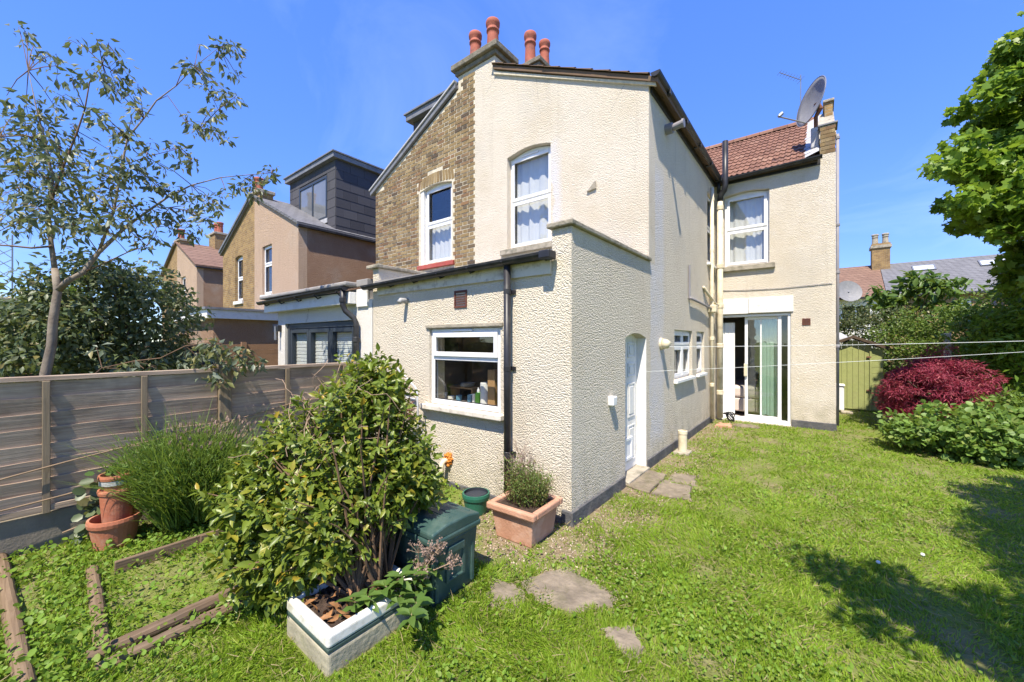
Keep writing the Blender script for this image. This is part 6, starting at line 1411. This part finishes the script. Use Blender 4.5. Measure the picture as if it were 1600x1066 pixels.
# the large broad-leaved tree at the right
lt = thing('lime_tree', 'large broad-leaved tree with bright green leaves at the right edge', 'tree', (4.6, 11.6, 0))
c_ = [(2.05, 9.35, 4.25), (2.25, 9.7, 4.5), (1.78, 9.05, 3.62), (2.2, 9.4, 3.75)]
ell = [(3.3, 10.45, 4.6, 1.35, 1.35, 1.45), (2.40, 9.75, 4.15, .80, .75, .80), (2.0, 9.3, 4.3, .42, .38, .22), (2.1, 9.35, 3.75, .5, .42, .26), (2.95, 9.95, 3.15, .6, .6, .6), (2.55, 9.65, 5.9, .55, .5, .7), (2.3, 9.45, 5.2, .6, .5, .6), (1.95, 9.2, 4.6, .5, .45, .38), (1.45, 8.82, 4.42, .34, .26, .10), (1.72, 9.0, 4.48, .34, .3, .16), (1.62, 8.95, 3.95, .40, .34, .24), (1.85, 9.1, 4.2, .4, .35, .3), (3.0, 10.0, 6.6, .7, .7, .7),  (3.0, 9.6, 5.9, .7, .7, .9), (3.0, 10.0, 5.3, .75, .7, .75), (3.9, 10.9, 5.9, 1.3, 1.2, 1.2), (3.3, 10.2, 3.1, .9, .8, .8), (3.9, 10.6, 2.6, 1.0, .9, .8), (4.6, 11.4, 4.4, 1.6, 1.5, 1.8), (2.32, 9.45, 3.62, .55, .5, .34), (2.4, 9.62, 4.35, .5, .5, .35)]
c_, r__ = clumps_in(ell, 720, .15, .26, .55)
limbs(MB().tube([(4.6,11.6,-.1),(4.55,11.5,1.4),(4.3,11.2,2.8),(4.1,11.0,4.2)], [.22,.18,.14,.08], 10), (4.4, 11.3, 2.4), [c_[i] for i in range(26)], .06).build('trunk', 'bark_dark', lt)
leaf_cloud('crown', 'leaf_lime', lt, LOBED, grow(c_, r__, [1]*len(c_), 74, .115, LOBED, up=.5, width=.95, hang=.35), 'stuff')
# the tree beside the photographer that shades the lawn
ap = thing('apple_tree', 'leafy tree beside the lawn that shades the grass at the lower right', 'tree', (2.9, 1.4, 0))
ell = [(.92, 1.62, 3.35, .55, .38, .28), (1.6, 1.7, 3.5, .75, .55, .4), (2.35, 4.0, 3.6, .62, .95, .45), (2.2, 2.6, 3.9, .7, .7, .4), (2.9, 5.0, 3.7, .7, .8, .4)]
c_, r__ = clumps_in(ell, 190, .14, .24, .3)
limbs(MB().tube([(2.9,1.4,-.1),(2.85,1.5,1.2),(2.6,1.9,2.4)], [.13,.11,.08], 8), (2.6, 1.9, 2.3), [c_[i] for i in range(18)], .04).build('trunk', 'bark_dark', ap)
leaf_cloud('crown', 'leaf_lime', ap, LEAF4, grow(c_, r__, [1]*len(c_), 95, .085, LEAF4, width=.6), 'stuff')
# trees that stand behind the photographer (seen only in the window glass)
for i, (x, y) in enumerate([(-6.5, -12.5), (.5, -14), (7.0, -11)]):
    t = thing('garden_tree', ['rounded tree at the end of the garden, left of three', 'rounded tree at the end of the garden, middle of three', 'rounded tree at the end of the garden, right of three'][i], 'tree', (x, y, 0), 'trees at the end of the garden')
    MB().tube([(x,y,0),(x,y,3)], [.2,.12], 8).build('trunk', 'bark_dark', t)
    c_, r__ = clumps_in([(x, y, 3.9, 1.9, 1.9, 1.7)], 70, .4, .6, .5); leaf_cloud('crown', 'leaf_lime', t, LEAF4, grow(c_, r__, [1]*70, 34, .26, LEAF4, width=.8), 'stuff')

# ------------------------------------------------------------------ lawn, weeds and litter
def area_points(n, dmin, dmax, amax=58.):
    """points on the ground in front of the camera, thinning out with distance"""
    th = R(rng.uniform(-amax, amax, n)) if False else np.radians(rng.uniform(-amax, amax, n)); q = rng.random(n)
    dd = dmin*(dmax/dmin)**q; head = math.atan2(.787, -.617)
    return dd*np.cos(head - th), dd*np.sin(head - th), dd
def allowed(x, y):
    k = (x > -4.97) & ~((x > -5.0) & (x < RX+.03) & (y > EY-.02)) & ~((x < MX+.02) & (y > MY-.03) & (y < 14.8))
    k &= ~((x > SX0-.01) & (x < SX1+.01) & (y > SY0-.01) & (y < SY1+.01)) & ~((x > BX0) & (x < BX1) & (y > BY0) & (y < BY1))
    k &= ~((x > -2.22) & (x < -1.84) & (y > 2.6) & (y < 3.0))
    for (cx_, cy_, ax, ay) in SLABS: k &= ((x-cx_)/ax)**2 + ((y-cy_)/ay)**2 > .62 + 1.0*(vnoise(x, y, 9, 5)-.6)
    return k & (y < 15)
def beside(n):
    """points on the lawn round the photographer's feet and to either side of the view"""
    x = rng.uniform(-4.9, 5.5, n); y = rng.uniform(-3.2, 9., n); d_ = np.hypot(x, y)
    off = np.abs((np.arctan2(y, x) - math.atan2(.787, -.617) + np.pi) % (2*np.pi) - np.pi)
    k = (d_ < 1.55) | (off > np.radians(57.5))
    return x[k], y[k], d_[k]*0 + 2.5
SLABS = [(-1.32, 2.34, .33, .24), (-1.70, 2.05, .17, .13), (-.86, 2.13, .13, .12), (-1.62, 4.73, .16, .38), (-1.29, 4.60, .20, .25), (-1.31, 5.08, .16, .2), (-1.13, 9.02, .2, .15)]
def bare(x, y):
    """how bare the soil is, 0..1"""
    b = np.clip((vnoise(x, y, 1.6, 8)*.6 + vnoise(x, y, 4.5, 9)*.4 - .56)*5, 0, .8)
    w = np.clip(1-(x+1.75)/.5, 0, 1)*(x > -1.9)*(y > 2.4)*(y < 9.5)*np.clip(vnoise(x, y, 3.2, 12)*1.9-.25, 0, 1)
    w2 = np.clip(1-np.hypot(x+1.6, (y-2.8)*1.2)/.6, 0, 1)*1.3*np.clip(vnoise(x, y, 6, 14)*1.8-.2, 0, 1)
    w3 = ((x > -4.9) & (x < -1.9) & (y > 2.2) & (y < 3.2))*.9
    return np.clip(np.maximum.reduce([b, w, w2, w3]), 0, .97)
x, y, dd = area_points(420000, 1.55, 15.)
x, y, dd = (np.concatenate(q) for q in zip((x, y, dd), beside(260000)))
ok = allowed(x, y) & (rng.random(len(x)) > bare(x, y)); ok &= ~((x < -2.85) & (rng.random(len(x)) < .3))
x, y, dd = x[ok], y[ok], dd[ok]; n = len(x)
cl = vnoise(x, y, 3.3, 1)*.6 + vnoise(x, y, 9, 2)*.4
ln = (.018+.052*cl**1.5*(.4+rng.random(n)))*(1+.03*dd)
lean = np.column_stack((vnoise(x, y, 5, 3)-.5, vnoise(x, y, 5, 4)-.5, np.zeros(n)))*2.6
d = norm(lean + rng.normal(size=(n,3))*.55*np.array([1,1,.2]) + np.array([0,0,.75]))
tag(scatter_obj('lawn_grass', 'grass_blade', None, BLADE, np.column_stack((x, y, np.zeros(n))), d, rand_dirs(n), ln, .0032+.0013*dd**.75*(.6+.8*rng.random(n))), 'short uneven green grass of the lawn', 'grass', kind='stuff')
# broad weeds and clover among the grass, thick in the bed at the left
x, y, dd = area_points(150000, 1.55, 13.)
x, y, dd = (np.concatenate(q) for q in zip((x, y, dd), beside(60000)))
left = x < -2.75
ok = allowed(x, y) & (rng.random(len(x)) > bare(x, y)*.9) & (left | (rng.random(len(x)) < np.clip(vnoise(x, y, 2.1, 21)*1.5-.55, .03, .45)))
x, y, dd, left = x[ok], y[ok], dd[ok], left[ok]; n = len(x)
s_ = np.where(left, .014+.024*rng.random(n)**2, .012+.016*rng.random(n)**2)*(1+.04*dd)
tag(scatter_obj('lawn_weeds', 'weed_leaf', None, ROUND, np.column_stack((x, y, .008+np.where(left, .07, .035)*rng.random(n))), rand_dirs(n), norm(rng.normal(size=(n,3))*.5+np.array([0,0,1.])), s_, s_*(.55+.4*rng.random(n))), 'low broad-leaved weeds and clover carpeting the beds and lawn', 'weeds', kind='stuff')
# dry stalks and cut grass
x, y, dd = area_points(6500, 1.55, 12.); ok = allowed(x, y); x, y, dd = x[ok], y[ok], dd[ok]; n = len(x)
tag(scatter_obj('dry_grass', 'straw', None, BLADE, np.column_stack((x, y, .01+.03*rng.random(n))), rand_dirs(n)*np.array([1,1,.25]), rand_dirs(n, .8), .03+.05*rng.random(n), .002+.0009*dd), 'dry straw-coloured grass clippings lying over the lawn', 'dry grass', kind='stuff')
# pebbles and crumbs of soil by the wall
n = 2600; x = np.concatenate((rng.uniform(-2.9, -1.0, n//2), rng.uniform(-1.78, -1.2, n//2))); y = np.concatenate((rng.uniform(2.3, 3.15, n//2), rng.uniform(3.1, 9.3, n//2))); ok = allowed(x, y); x, y = x[ok], y[ok]; n = len(x)
STONE = ([(0,0,.5), (.5,0,0), (0,.6,0), (-.5,0,0), (0,-.55,0), (0,0,-.3)], [(0,1,2),(0,2,3),(0,3,4),(0,4,1),(5,2,1),(5,3,2),(5,4,3),(5,1,4)])
tag(scatter_obj('gravel', 'pebbles', None, STONE, np.column_stack((x, y, np.full(n, .004))), rand_dirs(n)*np.array([1,1,.1]), rand_dirs(n, 2.), .010+.022*rng.random(n)**3, .010+.022*rng.random(n)**3), 'small stones and crumbs of soil along the foot of the walls', 'gravel', kind='stuff')
for i, (x, y, lb) in enumerate([(-.78, 1.62, 'white dandelion clock standing in the grass nearest the camera'), (.62, 4.3, 'small white daisy in the lawn near the tree shadow'), (.34, 3.95, 'smallest white daisy in the lawn near the tree shadow')]):
    t = thing('white_flower', lb, 'flower', (x, y, 0), 'white lawn flowers')
    MB().tube([(x, y, 0), (x+.004, y, .06)], .0015, 4).build('stalk', 'leaf_bright', t)
    MB().lathe([(0,-.012),(.010,-.008),(.014,0),(.010,.009),(0,.012)], (x+.004, y, .065), 10).build('head', 'net_fabric', t, smooth=True)
